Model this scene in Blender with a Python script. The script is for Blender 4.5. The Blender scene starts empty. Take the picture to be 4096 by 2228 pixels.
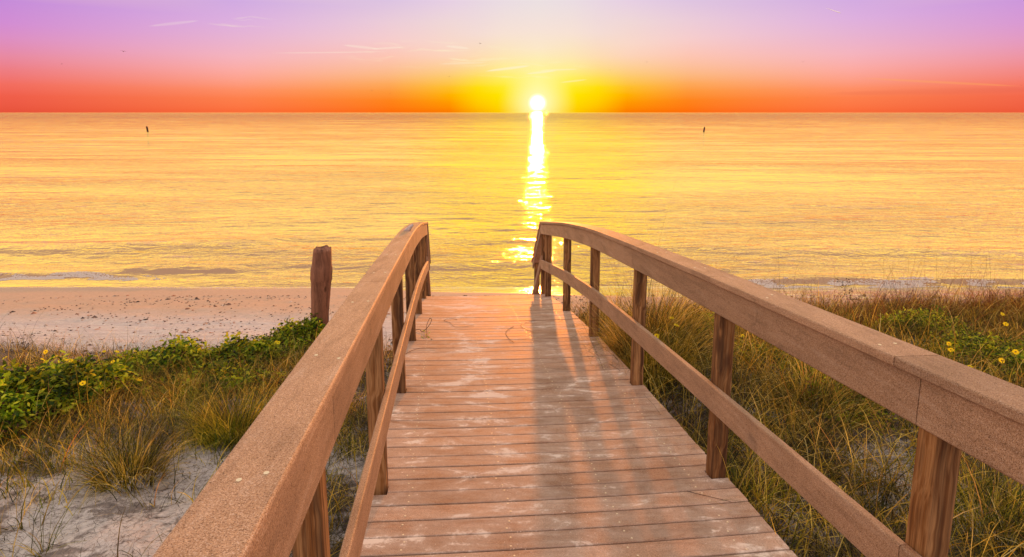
import bpy, math, random
import numpy as np
from mathutils import Vector, Matrix

sc = bpy.context.scene
C = sc.collection
rnd = random.Random(7)
nr = np.random.default_rng(11)

# ------------------------------------------------------------------ camera
F_PX, CY, HZ = 2444.1, 861.8, 450.0
CAMZ = 2.21
PITCH = math.atan((CY - HZ) / F_PX)
cam_d = bpy.data.cameras.new('camera')
cam = bpy.data.objects.new('camera', cam_d)
C.objects.link(cam)
cam.location = (0, 0, CAMZ)
cam.rotation_euler = (math.pi / 2 - PITCH, 0, 0)
cam_d.sensor_width = 36
cam_d.lens = F_PX / 4096 * 36
cam_d.shift_y = -(1114 - CY) / 4096
cam_d.clip_start = 0.05
cam_d.clip_end = 60000
sc.camera = cam


def ray(x, y):
    """direction through a photo pixel (used only to work out where real things stand)"""
    a, b = (x - 2048) / F_PX, (CY - y) / F_PX
    c, s = math.cos(PITCH), math.sin(PITCH)
    return Vector((a, c + b * s, b * c - s))


def on_z(x, y, z):
    d = ray(x, y)
    t = (z - CAMZ) / d.z
    return Vector((d.x * t, d.y * t, z))


def at_y(x, y, Y):
    d = ray(x, y)
    t = Y / d.y
    return Vector((d.x * t, Y, CAMZ + d.z * t))


# ------------------------------------------------------------------ light
EXPO = 1.5
K = 2 ** -EXPO
vs = sc.view_settings
vs.view_transform = 'Standard'
vs.look = 'None'
vs.gamma = 1
vs.use_curve_mapping = False
vs.exposure = EXPO
SUN_AZ = math.atan2(ray(2150, HZ).x, ray(2150, HZ).y)
SUN_EL = math.radians(1.0)
sl = bpy.data.lights.new('sun', 'SUN')
sl.energy = 1.5
sl.angle = math.radians(.8)
sl.color = (1.0, 0.27, 0.035)
sun = bpy.data.objects.new('sun', sl)
C.objects.link(sun)
sdir = Vector((math.sin(SUN_AZ) * math.cos(SUN_EL), math.cos(SUN_AZ) * math.cos(SUN_EL), math.sin(SUN_EL)))
sun.rotation_euler = sdir.to_track_quat('Z', 'Y').to_euler()
sun.location = (5, 80, 20)


def lin(c):
    return tuple(((v / 255) / 12.92 if v / 255 < 0.04045 else ((v / 255 + 0.055) / 1.055) ** 2.4) for v in c) + (1,)


class NT:
    def __init__(s, tree):
        s.t = tree
        s.n = tree.nodes
        s.l = tree.links

    def node(s, typ, **kw):
        n = s.n.new(typ)
        for k, v in kw.items():
            setattr(n, k, v)
        return n

    def link(s, a, b):
        s.l.new(a, b)

    def inp(s, sock, v):
        if isinstance(v, bpy.types.NodeSocket):
            s.l.new(v, sock)
        else:
            sock.default_value = v

    def math(s, op, a, b=0.0, c=None, clamp=False):
        n = s.node('ShaderNodeMath', operation=op, use_clamp=clamp)
        s.inp(n.inputs[0], a)
        s.inp(n.inputs[1], b)
        if c is not None:
            s.inp(n.inputs[2], c)
        return n.outputs[0]

    def vmath(s, op, a, b=None):
        n = s.node('ShaderNodeVectorMath', operation=op)
        s.inp(n.inputs[0], a)
        if b is not None:
            s.inp(n.inputs[1], b)
        return n.outputs['Value'] if op in ('DOT_PRODUCT', 'LENGTH') else n.outputs[0]

    def mix(s, f, a, b, mode='MIX'):
        n = s.node('ShaderNodeMix', data_type='RGBA', blend_type=mode)
        s.inp(n.inputs[0], f)
        s.inp(n.inputs[6], a)
        s.inp(n.inputs[7], b)
        return n.outputs[2]

    def maprange(s, v, a, b, c=0.0, d=1.0, smooth=False):
        n = s.node('ShaderNodeMapRange', interpolation_type='SMOOTHSTEP' if smooth else 'LINEAR', clamp=True)
        s.inp(n.inputs[0], v)
        for i, q in enumerate((a, b, c, d)):
            s.inp(n.inputs[1 + i], q)
        return n.outputs[0]

    def ramp(s, f, stops, interp='LINEAR'):
        n = s.node('ShaderNodeValToRGB')
        cr = n.color_ramp
        cr.interpolation = interp
        while len(cr.elements) < len(stops):
            cr.elements.new(0.5)
        for e, (p, c) in zip(cr.elements, stops):
            e.position = p
            e.color = c
        s.inp(n.inputs[0], f)
        return n.outputs[0]

    def noise(s, vec, scale, detail=3, rough=0.5, dims='3D', dist=0.0):
        n = s.node('ShaderNodeTexNoise', noise_dimensions=dims)
        s.link(vec, n.inputs['Vector'])
        n.inputs['Scale'].default_value = scale
        n.inputs['Detail'].default_value = detail
        n.inputs['Roughness'].default_value = rough
        n.inputs['Distortion'].default_value = dist
        return n.outputs['Fac']

    def scale(s, vec, xyz, loc=(0, 0, 0), rot=(0, 0, 0)):
        n = s.node('ShaderNodeMapping')
        s.link(vec, n.inputs[0])
        n.inputs['Scale'].default_value = xyz
        n.inputs['Location'].default_value = loc
        n.inputs['Rotation'].default_value = rot
        return n.outputs[0]


# ------------------------------------------------------------------ world: sunset sky
world = bpy.data.worlds.new('World')
sc.world = world
world.use_nodes = True
w = NT(world.node_tree)
w.n.clear()
gen = w.node('ShaderNodeTexCoord').outputs['Generated']
sep = w.node('ShaderNodeSeparateXYZ')
w.link(gen, sep.inputs[0])
wx, wy, wz = sep.outputs
el = w.math('MULTIPLY', w.math('ARCSINE', wz), 180 / math.pi)
az = w.math('SUBTRACT', w.math('MULTIPLY', w.math('ARCTAN2', wx, wy), 180 / math.pi), math.degrees(SUN_AZ))
aaz = w.math('ABSOLUTE', az)
elc = w.math('MAXIMUM', el, 0.0)
pos = w.math('SQRT', w.math('DIVIDE', elc, 90.0))


def el_of(xd, yd):
    d = ray(xd * 4096 / 2576, yd * 4096 / 2576)
    return max(0, math.degrees(math.atan2(d.z, math.hypot(d.x, d.y))))


def column(xd, stops, high):
    st = sorted([(math.sqrt(el_of(xd, f * 281) / 90), lin(c)) for f, c in stops])
    st += [(math.sqrt(e / 90), c) for e, c in high]
    return w.ramp(pos, st)


# sky above the photograph's frame: bright warm cream, paler towards the zenith
high = [(12.5, (1.1, .84, .33, 1)), (17, (1.35, 1.0, .32, 1)), (26, (1.35, 1.02, .50, 1)), (34, (.92, .70, .52, 1)), (43, (.66, .56, .54, 1)), (56, (.85, .80, .84, 1)), (90, (1.05, 1.0, 1.06, 1))]
# straight over the sun the glow is a purer yellow
high_sun = [(12.5, (1.3, 1.05, .16, 1)), (17, (1.45, 1.10, .05, 1)), (26, (1.4, 1.05, .22, 1)), (34, (.95, .74, .40, 1)), (43, (.68, .57, .50, 1)), (56, (.85, .80, .84, 1)), (90, (1.05, 1.0, 1.06, 1))]
cols = [
    (0, column(1352, [(0, (235, 224, 226)), (.25, (246, 226, 216)), (.43, (253, 232, 200)), (.58, (255, 240, 165)),
                      (.71, (255, 246, 130)), (.83, (255, 246, 100)), (.99, (255, 236, 20))], high_sun)),
    (3.05, column(1270, [(0, (234, 220, 227)), (.3, (248, 226, 212)), (.5, (254, 230, 180)), (.6, (255, 236, 150)), (.7, (255, 238, 95)),
                         (.78, (255, 234, 40)), (.85, (255, 230, 0)), (.99, (255, 208, 0))], high_sun)),
    (5.5, column(1204, [(0, (232, 214, 227)), (.3, (245, 220, 212)), (.5, (254, 220, 180)), (.6, (255, 220, 145)), (.7, (255, 222, 80)),
                        (.78, (255, 222, 10)), (.85, (255, 214, 0)), (.99, (255, 178, 0))], high_sun)),
    (8.1, column(1132, [(0, (230, 207, 228)), (.2, (240, 215, 215)), (.4, (250, 216, 200)), (.5, (253, 212, 185)), (.6, (254, 208, 150)),
                        (.7, (254, 202, 98)), (.78, (255, 192, 40)), (.85, (255, 176, 0)), (.92, (255, 152, 0)), (.99, (254, 126, 0))], high_sun)),
    (13.4, column(986, [(0, (220, 195, 226)), (.2, (236, 204, 216)), (.35, (246, 205, 205)), (.5, (253, 198, 180)), (.6, (253, 192, 155)),
                      (.68, (253, 184, 126)), (.75, (254, 170, 90)), (.82, (254, 153, 58)), (.9, (255, 132, 26)), (.99, (255, 112, 12))], high)),
    (26, column(604, [(0, (208, 170, 226)), (.2, (222, 176, 222)), (.33, (231, 179, 210)), (.5, (245, 180, 190)), (.62, (252, 172, 165)), (.72, (254, 160, 136)),
                      (.8, (255, 144, 102)), (.88, (254, 128, 76)), (.99, (252, 110, 58))], high)),
    (41, column(8, [(0, (198, 140, 217)), (.2, (210, 141, 211)), (.33, (220, 143, 196)), (.5, (232, 138, 162)), (.62, (238, 126, 132)),
                     (.75, (243, 110, 96)), (.86, (240, 95, 74)), (.99, (232, 84, 60))], high)),
]
col = cols[0][1]
for (a0, c0), (a1, c1) in zip(cols, cols[1:]):
    col = w.mix(w.maprange(aaz, a0, a1, 0, 1), col, c1)
# the half of the sky away from the sun: pale pink and lilac twilight
back = w.ramp(pos, [(0, (.85, .64, .56, 1)), (math.sqrt(8 / 90), (1.22, .97, .87, 1)), (math.sqrt(25 / 90), (1.28, 1.10, 1.02, 1)), (math.sqrt(50 / 90), (1.12, 1.02, 1.0, 1)), (1.0, (1.05, 1.0, 1.06, 1))])
col = w.mix(w.maprange(aaz, 55, 110, 0, 1, True), col, back)
# sun glow
sv = w.vmath('DOT_PRODUCT', w.vmath('NORMALIZE', gen), tuple(ray(2150, 412).normalized()))
ang = w.math('MULTIPLY', w.math('ARCCOSINE', w.math('MINIMUM', sv, 0.9999999)), 180 / math.pi)
g1 = w.math('POWER', w.maprange(ang, 3.8, 0.6, 0, 1), 2.0)
col = w.mix(w.math('MULTIPLY', g1, 0.9), col, lin((255, 250, 190)))
g3 = w.maprange(ang, .95, 0.0, 0, 1, True)
col = w.mix(g3, col, (3.0, 3.0, 2.7, 1))
# below the horizon: golden glow added in place of sea, so ripples reflect gold
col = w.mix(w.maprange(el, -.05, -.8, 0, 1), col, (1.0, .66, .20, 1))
# thin cirrus
cv = w.node('ShaderNodeCombineXYZ')
w.link(az, cv.inputs[0])
w.link(w.math('MULTIPLY_ADD', az, -0.03, el), cv.inputs[1])
warp = w.noise(cv.outputs[0], 0.35, 2)
cvec = w.node('ShaderNodeCombineXYZ')
w.link(w.math('MULTIPLY', az, 0.22), cvec.inputs[0])
w.link(w.math('MULTIPLY_ADD', warp, 2.2, w.math('MULTIPLY', el, 2.6)), cvec.inputs[1])
st = w.maprange(w.noise(cvec.outputs[0], 1.0, 5, 0.55), 0.54, 0.78, 0, 1)


def blob(a0, e0, ra, re):
    q = w.math('ADD', w.math('POWER', w.math('DIVIDE', w.math('SUBTRACT', az, a0), ra), 2.0),
               w.math('POWER', w.math('DIVIDE', w.math('SUBTRACT', el, e0), re), 2.0))
    return w.maprange(q, 1.0, 0.0, 0, 1, True)


m = w.math('MAXIMUM', blob(-9, 5.2, 9.5, 1.4), blob(-1, 3.9, 6.5, 1.1))
m = w.math('MAXIMUM', m, w.math('MULTIPLY', blob(-26, 7.4, 4.5, .7), .8))
st = w.math('MULTIPLY', st, w.math('MULTIPLY', m, 0.75))
col = w.mix(st, col, lin((255, 246, 205)))


def streak(x0, y0, x1, y1, wid, amt, c):
    """one long thin cloud streak between two sky directions"""
    global col
    a0, e0 = [math.degrees(v) for v in (math.atan2(ray(x0, y0).x, ray(x0, y0).y) - SUN_AZ, math.radians(el_of(x0 * .629, y0 * .629)))]
    a1, e1 = [math.degrees(v) for v in (math.atan2(ray(x1, y1).x, ray(x1, y1).y) - SUN_AZ, math.radians(el_of(x1 * .629, y1 * .629)))]
    k = (e1 - e0) / (a1 - a0)
    t = w.maprange(az, a0, a1, 0, 1)
    d = w.math('ABSOLUTE', w.math('SUBTRACT', el, w.math('MULTIPLY_ADD', w.math('SUBTRACT', az, a0), k, e0)))
    d = w.math('SUBTRACT', d, w.math('MULTIPLY', warp, wid * .4))
    prof_ = w.math('MULTIPLY', t, w.math('SUBTRACT', 1.0, t))
    wd = w.math('MULTIPLY', prof_, 4 * wid)
    f = w.maprange(d, wd, 0.0, 0, 1, True)
    f = w.math('MULTIPLY', f, w.math('MULTIPLY', w.maprange(prof_, 0, .12, 0, 1), amt))
    col = w.mix(f, col, c)


for a in [(1940, 285, 2125, 262, .16, .8), (1370, 180, 1520, 196, .15, .5), (1780, 184, 1880, 194, .14, .6), (590, 105, 800, 82, .15, .32),
          (1480, 196, 1620, 188, .12, .5), (2100, 296, 2230, 282, .12, .6), (2240, 330, 2350, 318, .10, .45), (1750, 256, 1950, 250, .10, .4),
          (1080, 212, 1560, 206, .07, .45), (2150, 282, 2320, 276, .10, .5)]:
    streak(*a[:5], a[5] * .6, lin((255, 244, 220)))
streak(3440, 312, 4090, 345, .11, .35, lin((255, 170, 90)))
streak(3300, 375, 4400, 350, .30, .12, lin((200, 70, 60)))
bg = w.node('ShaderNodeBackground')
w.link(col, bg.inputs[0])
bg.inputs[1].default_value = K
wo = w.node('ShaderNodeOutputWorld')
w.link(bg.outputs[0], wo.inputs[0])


# ------------------------------------------------------------------ helpers: materials
def new_mat(name):
    m = bpy.data.materials.new(name)
    m.use_nodes = True
    t = NT(m.node_tree)
    t.n.clear()
    out = t.node('ShaderNodeOutputMaterial')
    return m, t, out


def principled(t, out, base, rough=0.7, spec=0.3, normal=None, **kw):
    p = t.node('ShaderNodeBsdfPrincipled')
    t.inp(p.inputs['Base Color'], base)
    t.inp(p.inputs['Roughness'], rough)
    t.inp(p.inputs['Specular IOR Level'], spec)
    if normal is not None:
        t.link(normal, p.inputs['Normal'])
    for k, v in kw.items():
        t.inp(p.inputs[k], v)
    t.link(p.outputs[0], out.inputs[0])
    return p


def bump(t, h, dist, strength=1.0, normal=None):
    b = t.node('ShaderNodeBump')
    t.link(h, b.inputs['Height'])
    b.inputs['Distance'].default_value = dist
    b.inputs['Strength'].default_value = strength
    if normal is not None:
        t.link(normal, b.inputs['Normal'])
    return b.outputs[0]


def geo_pos(t):
    return t.node('ShaderNodeNewGeometry').outputs['Position']


# composite board of the rails
TH_ = 0.10442
def composite(name, ca, cb, cd, sand=0.0, rough=0.62, spec=0.35):
    m, t, out = new_mat(name)
    P = geo_pos(t)
    oi = t.node('ShaderNodeObjectInfo').outputs['Random']
    n1 = t.noise(P, 330, 2, 0.7)
    n2 = t.noise(P, 130, 3, 0.6)
    n3 = t.noise(P, 3.5, 4, 0.6)
    c = t.mix(t.maprange(n2, .35, .65), ca, cb)
    c = t.mix(t.math('MULTIPLY', t.maprange(n1, .53, .64), .85), c, cd)
    c = t.mix(t.math('MULTIPLY', t.maprange(n1, .45, .34), .5), c, lin((225, 205, 190)))
    c = t.mix(t.math('MULTIPLY', t.maprange(n3, .42, .66), .38), c, t.mix(0.5, c, cd))
    gr = t.noise(t.scale(P, (26, 1.6, 26) if sand == 0 else (1.6, 34, 26), rot=(0, 0, -.1044)), 1.0, 4, .65)
    c = t.mix(t.math('MULTIPLY', t.maprange(gr, .50, .66), .26), c, cd)
    c = t.mix(t.math('MULTIPLY', t.maprange(gr, .44, .32), .16), c, lin((214, 190, 170)))
    sm_ = t.noise(t.scale(P, (5, 2.2, 5), rot=(0, 0, .5)), 1.0, 5, .7, dist=1.2)
    c = t.mix(t.math('MULTIPLY', t.maprange(sm_, .60, .70), .45), c, cd)
    hs = t.node('ShaderNodeHueSaturation')
    t.link(c, hs.inputs['Color'])
    t.link(t.maprange(oi, 0, 1, .80, 1.14), hs.inputs['Value'])
    c = hs.outputs[0]
    if sand > 0:
        # dry white sand trodden and blown over the boards
        pa = t.scale(P, (2.6, 5.5, 1), rot=(0, 0, -0.1044))
        s1 = t.noise(pa, 1.0, 6, .68, dist=.5)
        s2 = t.noise(P, 55, 3, .8)
        s3 = t.noise(P, 7, 4, .7)
        sx = t.node('ShaderNodeSeparateXYZ')
        t.link(P, sx.inputs[0])
        uu = t.math('MULTIPLY_ADD', sx.outputs[0], math.cos(TH_), t.math('MULTIPLY_ADD', sx.outputs[1], math.sin(TH_), -.5966))
        line = t.maprange(t.math('ABSOLUTE', t.math('ADD', uu, .36)), .42, 0.0, 0, .075, True)
        s1 = t.math('SUBTRACT', t.math('ADD', s1, line), .02)
        sm = t.maprange(t.math('MULTIPLY_ADD', s2, .16, t.math('MULTIPLY_ADD', s3, .22, s1)), .735, .83, 0, 1)
        haze = t.maprange(t.math('MULTIPLY_ADD', s3, .3, s1), .52, .80, 0, .38)
        sm = t.math('MAXIMUM', t.math('MULTIPLY', sm, sand), haze)
        sp = t.maprange(t.noise(P, 34, 2, .5), .735, .76, 0, .8)
        sm = t.math('MAXIMUM', sm, sp)
        c = t.mix(sm, c, lin((226, 205, 188)))
        rough = t.maprange(sm, 0, 1, .66, .9)
    bn = bump(t, n2, .0008, .6)
    principled(t, out, c, rough, spec, bn)
    return m


M_rail = composite('rail_composite', lin((162, 122, 92)), lin((188, 146, 112)), lin((76, 52, 36)))
M_deck = composite('deck_composite', lin((164, 124, 98)), lin((188, 144, 114)), lin((104, 76, 62)), sand=0.95, spec=.16)


def wood(name, ca, cb, cc):
    m, t, out = new_mat(name)
    P = t.node('ShaderNodeTexCoord').outputs['Object']
    oi = t.node('ShaderNodeObjectInfo').outputs['Random']
    off = t.node('ShaderNodeCombineXYZ')
    t.link(t.math('MULTIPLY', oi, 31.0), off.inputs[0])
    t.link(t.math('MULTIPLY', oi, 17.0), off.inputs[2])
    Q = t.vmath('ADD', P, off.outputs[0])
    warpn = t.noise(Q, 3.0, 2, .5)
    wv = t.node('ShaderNodeCombineXYZ')
    t.link(warpn, wv.inputs[0])
    t.link(warpn, wv.inputs[1])
    Q2 = t.vmath('ADD', Q, t.vmath('SCALE', wv.outputs[0]))
    Q2.node.inputs['Vector'].default_value = (0, 0, 0)
    sc_ = t.node('ShaderNodeVectorMath', operation='SCALE')
    t.link(wv.outputs[0], sc_.inputs[0])
    sc_.inputs['Scale'].default_value = 0.10
    Q2 = t.vmath('ADD', Q, sc_.outputs[0])
    g = t.noise(t.scale(Q2, (60, 60, 1.1)), 1.0, 3, .6)
    g2 = t.noise(t.scale(Q2, (16, 16, .5)), 1.0, 3, .6)
    fine = t.noise(t.scale(Q, (220, 220, 5)), 1.0, 2, .6)
    c = t.mix(t.maprange(g, .36, .62), ca, cb)
    c = t.mix(t.math('MULTIPLY', t.maprange(g2, .44, .66), .9), c, cc)
    c = t.mix(t.math('MULTIPLY', t.maprange(fine, .5, .7), .5), c, lin((40, 26, 18)))
    # knots
    vo = t.node('ShaderNodeTexVoronoi', feature='F1')
    t.link(t.scale(Q, (7, 7, 2.6)), vo.inputs['Vector'])
    vo.inputs['Scale'].default_value = 1.0
    kn = t.maprange(vo.outputs['Distance'], .10, .24, 1, 0, True)
    c = t.mix(t.math('MULTIPLY', kn, .8), c, lin((70, 38, 18)))
    h = t.math('ADD', g, t.math('MULTIPLY', fine, .5))
    principled(t, out, c, .72, .3, bump(t, h, .004, .8))
    return m


M_post = wood('weathered_post_wood', lin((176, 128, 82)), lin((124, 76, 34)), lin((58, 30, 12)))
M_pile = wood('old_piling_wood', lin((168, 112, 84)), lin((150, 96, 70)), lin((118, 74, 54)))


def simple(name, c, rough=.6, spec=.3, var=0, **kw):
    m, t, out = new_mat(name)
    if var:
        P = geo_pos(t)
        n = t.noise(P, var, 3, .6)
        cc = t.mix(t.maprange(n, .35, .65), tuple(v * .6 for v in c[:3]) + (1,), c)
    else:
        cc = c
    principled(t, out, cc, rough, spec, **kw)
    return m


M_screw = simple('screw_head_steel', lin((226, 206, 170)), .4, .5)
M_dark = simple('dark_stringer_wood', lin((84, 60, 46)), .85, .2, 20)

# ground sand
Z_SEA = -2.60


def sand_mat():
    m, t, out = new_mat('dune_and_beach_sand')
    P = geo_pos(t)
    s = t.node('ShaderNodeSeparateXYZ')
    t.link(P, s.inputs[0])
    X, Y, Z = s.outputs
    grain = t.noise(P, 160, 3, .8)
    mid = t.noise(P, 14, 5, .7)
    big = t.noise(P, 1.2, 4, .6)
    c = t.mix(t.maprange(mid, .3, .7), lin((178, 168, 162)), lin((216, 206, 198)))
    c = t.mix(t.math('MULTIPLY', t.maprange(grain, .55, .68), .5), c, lin((120, 96, 84)))
    # litter: fine dark plant scraps lying on the dune sand
    lit = t.maprange(t.noise(t.scale(P, (38, 16, 20), rot=(0, 0, .7)), 1, 4, .75), .585, .66)
    lit2 = t.maprange(t.noise(t.scale(P, (18, 40, 20), rot=(0, 0, .25)), 1, 4, .75), .59, .66)
    litter = t.math('MULTIPLY', t.math('MAXIMUM', lit, lit2), t.maprange(big, .30, .62, .35, .95))
    litter = t.math('MULTIPLY', litter, t.maprange(Y, 9.2, 11.2, 1, .0))
    c = t.mix(litter, c, lin((92, 70, 58)))
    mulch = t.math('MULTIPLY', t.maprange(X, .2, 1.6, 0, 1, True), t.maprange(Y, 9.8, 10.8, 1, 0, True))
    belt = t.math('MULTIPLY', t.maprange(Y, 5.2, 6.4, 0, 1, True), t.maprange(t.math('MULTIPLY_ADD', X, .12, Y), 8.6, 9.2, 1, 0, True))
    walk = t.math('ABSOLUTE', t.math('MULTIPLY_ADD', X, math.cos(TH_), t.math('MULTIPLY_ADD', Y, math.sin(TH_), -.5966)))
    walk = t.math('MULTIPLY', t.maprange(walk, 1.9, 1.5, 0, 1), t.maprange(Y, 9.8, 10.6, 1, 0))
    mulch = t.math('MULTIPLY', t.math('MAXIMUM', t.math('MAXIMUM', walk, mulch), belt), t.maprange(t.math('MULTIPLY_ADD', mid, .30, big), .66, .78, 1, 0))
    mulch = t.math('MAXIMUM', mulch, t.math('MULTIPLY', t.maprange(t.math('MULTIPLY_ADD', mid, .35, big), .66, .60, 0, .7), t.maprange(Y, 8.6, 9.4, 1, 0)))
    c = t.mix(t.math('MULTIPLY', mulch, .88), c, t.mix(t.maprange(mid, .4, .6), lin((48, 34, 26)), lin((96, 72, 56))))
    # damp lower beach
    damp = t.maprange(t.math('ADD', Y, t.math('MULTIPLY', big, 1.4)), 12.3, 14.6, 0, 1, True)
    c = t.mix(damp, c, t.mix(t.maprange(mid, .3, .7), lin((180, 148, 124)), lin((200, 166, 140))))
    fsp = t.maprange(t.noise(t.scale(P, (1, 1.8, 1)), 16, 4, .75), .64, .70)
    c = t.mix(t.math('MULTIPLY', fsp, t.maprange(Y, 10.5, 12.5, 0, .7)), c, lin((84, 64, 58)))
    rip = t.maprange(t.noise(t.scale(P, (.7, 3.4, 1), rot=(0, 0, .05)), 2.4, 5, .7), .46, .60)
    c = t.mix(t.math('MULTIPLY', rip, t.math('MULTIPLY', t.maprange(Y, 9.0, 10, 0, .5), t.maprange(Y, 13.5, 12.0, 0, 1))), c, lin((168, 150, 150)))
    # wet film by the water
    wob = t.noise(t.scale(P, (.30, .05, 1)), 1, 3, .5)
    line = t.math('MULTIPLY_ADD', wob, 1.1, t.maprange(X, -5.5, 4.5, 15.75, 14.0))
    wet = t.maprange(t.math('SUBTRACT', Y, line), 0.0, .22, 0, 1, True)
    c = t.mix(wet, c, lin((150, 120, 98)))
    rough = t.maprange(wet, 0, 1, .92, .07)
    h = t.math('ADD', t.math('MULTIPLY', mid, 1.0), t.math('MULTIPLY', grain, .25))
    hb = t.math('MULTIPLY', h, t.maprange(wet, 0, 1, 1, .0))
    hb = t.math('MULTIPLY', hb, t.maprange(damp, 0, 1, 1, .35))
    pr = principled(t, out, c, rough, t.maprange(wet, 0, 1, .2, 1.0), bump(t, hb, .02, .8))
    film = t.node('ShaderNodeBsdfGlossy')
    film.inputs['Color'].default_value = (1.0, .90, .62, 1)
    film.inputs['Roughness'].default_value = .10
    t.link(bump(t, t.noise(t.scale(P, (.8, 3, 1)), 2.0, 3, .5), .05, .8), film.inputs['Normal'])
    mx = t.node('ShaderNodeMixShader')
    t.link(t.math('MULTIPLY', wet, .78), mx.inputs[0])
    t.link(pr.outputs[0], mx.inputs[1])
    t.link(film.outputs[0], mx.inputs[2])
    t.link(mx.outputs[0], out.inputs[0])
    return m


def water_mat():
    m, t, out = new_mat('calm_sea_water')
    P = geo_pos(t)
    s = t.node('ShaderNodeSeparateXYZ')
    t.link(P, s.inputs[0])
    X, Y, Z = s.outputs
    q = t.scale(P, (1.15, 2.7, 1), rot=(0, 0, .07))
    q2 = t.scale(P, (.45, 1.25, 1), rot=(0, 0, -.10))
    n1 = t.noise(q, 1.0, 4, .60, dist=.4)
    n2 = t.noise(q2, 1.0, 3, .55, dist=.4)
    n3 = t.noise(t.scale(P, (.14, .5, 1), rot=(0, 0, .03)), 1.0, 3, .5)
    n4 = t.noise(t.scale(P, (.03, .10, 1), rot=(0, 0, .02)), 1.0, 4, .6)
    calm = t.maprange(n4, .38, .62, .35, 1.35)
    near = t.maprange(Y, 16.5, 19.0, .45, 1.0)
    far = t.maprange(Y, 25, 600, 1.0, 10.0)
    swell = t.noise(t.scale(P, (.035, .8, 1), rot=(0, 0, .01)), 1.0, 2, .5)
    amp = t.math('MULTIPLY', calm, near)
    h = t.math('MULTIPLY', n1, .085)
    h = t.math('ADD', h, t.math('MULTIPLY', n2, .06))
    h = t.math('MULTIPLY', h, t.maprange(Y, 22, 120, 1.45, .35))
    h = t.math('ADD', h, t.math('MULTIPLY', n3, .07))
    h = t.math('ADD', h, t.math('MULTIPLY', swell, t.math('MULTIPLY', t.math('SUBTRACT', far, .8), .26)))
    h = t.math('MULTIPLY', h, amp)
    # the faces turned to the shore are the ones seen at these low angles
    h = t.math('ADD', h, t.math('MULTIPLY', Y, .105))
    nb = bump(t, h, 1.0, 1.0)
    gl = t.node('ShaderNodeBsdfGlossy')
    gl.inputs['Color'].default_value = (1.0, .82, .42, 1)
    t.inp(gl.inputs['Roughness'], t.maprange(Y, 16, 90, .04, .035))
    t.link(nb, gl.inputs['Normal'])
    df = t.node('ShaderNodeBsdfDiffuse')
    t.inp(df.inputs['Color'], lin((150, 100, 84)))
    lw = t.node('ShaderNodeFresnel')
    lw.inputs['IOR'].default_value = 1.33
    t.link(nb, lw.inputs['Normal'])
    fr = t.maprange(lw.outputs[0], 0.02, .20, .15, 1.0)
    mx = t.node('ShaderNodeMixShader')
    t.link(fr, mx.inputs[0])
    t.link(df.outputs[0], mx.inputs[1])
    t.link(gl.outputs[0], mx.inputs[2])
    t.link(mx.outputs[0], out.inputs[0])
    return m


def veg_mat(name, stops, trans=.35, rough=.6, v0=.15, v1=1.15):
    m, t, out = new_mat(name)
    g = t.node('ShaderNodeNewGeometry')
    r = g.outputs['Random Per Island']
    c = t.ramp(r, [(p, lin(q)) for p, q in stops])
    n = t.noise(g.outputs['Position'], 2.2, 3, .6)
    hs = t.node('ShaderNodeHueSaturation')
    t.link(c, hs.inputs['Color'])
    t.link(t.maprange(n, .34, .66, v0, v1), hs.inputs['Value'])
    c = hs.outputs[0]
    p = t.node('ShaderNodeBsdfPrincipled')
    t.link(c, p.inputs['Base Color'])
    p.inputs['Roughness'].default_value = rough
    p.inputs['Specular IOR Level'].default_value = .3
    tr = t.node('ShaderNodeBsdfTranslucent')
    t.link(c, tr.inputs['Color'])
    mx = t.node('ShaderNodeMixShader')
    mx.inputs[0].default_value = trans
    t.link(p.outputs[0], mx.inputs[1])
    t.link(tr.outputs[0], mx.inputs[2])
    t.link(mx.outputs[0], out.inputs[0])
    return m


M_sand = sand_mat()
M_water = water_mat()
M_grass = veg_mat('dune_grass_blades', [(0, (40, 38, 8)), (.3, (84, 84, 14)), (.5, (146, 130, 26)), (.7, (214, 168, 50)), (.86, (248, 212, 96)), (.95, (250, 226, 136)), (1, (200, 104, 26))], .4, v0=.15, v1=1.35)
M_green = veg_mat('green_grass_blades', [(0, (44, 62, 8)), (.4, (98, 112, 16)), (.72, (184, 168, 36)), (1, (244, 212, 78))], .4, v0=.18, v1=1.35)
M_rust = veg_mat('rusty_dry_grass', [(0, (60, 32, 16)), (.4, (118, 60, 24)), (.75, (156, 92, 36)), (.9, (190, 130, 60)), (1, (96, 90, 32))], v0=.3, v1=1.1)
M_dead = veg_mat('dead_brown_stems', [(0, (30, 20, 14)), (.6, (58, 38, 26)), (.88, (104, 76, 54)), (1, (186, 158, 124))], .15)
M_leaf = veg_mat('broad_green_leaves', [(0, (36, 60, 8)), (.3, (84, 118, 14)), (.7, (166, 182, 26)), (1, (206, 202, 50))], .5, v0=.30, v1=1.45)
M_leafd = veg_mat('dark_withered_leaves', [(0, (40, 26, 20)), (.6, (70, 44, 30)), (1, (110, 70, 38))], .2)
M_petal = veg_mat('yellow_petals', [(0, (246, 222, 8)), (1, (250, 236, 30))], .5, v0=1, v1=1)
M_disc = simple('flower_disc_brown', lin((110, 60, 14)), .8)
M_seed = simple('dried_seed_head', lin((60, 36, 24)), .9)


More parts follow.
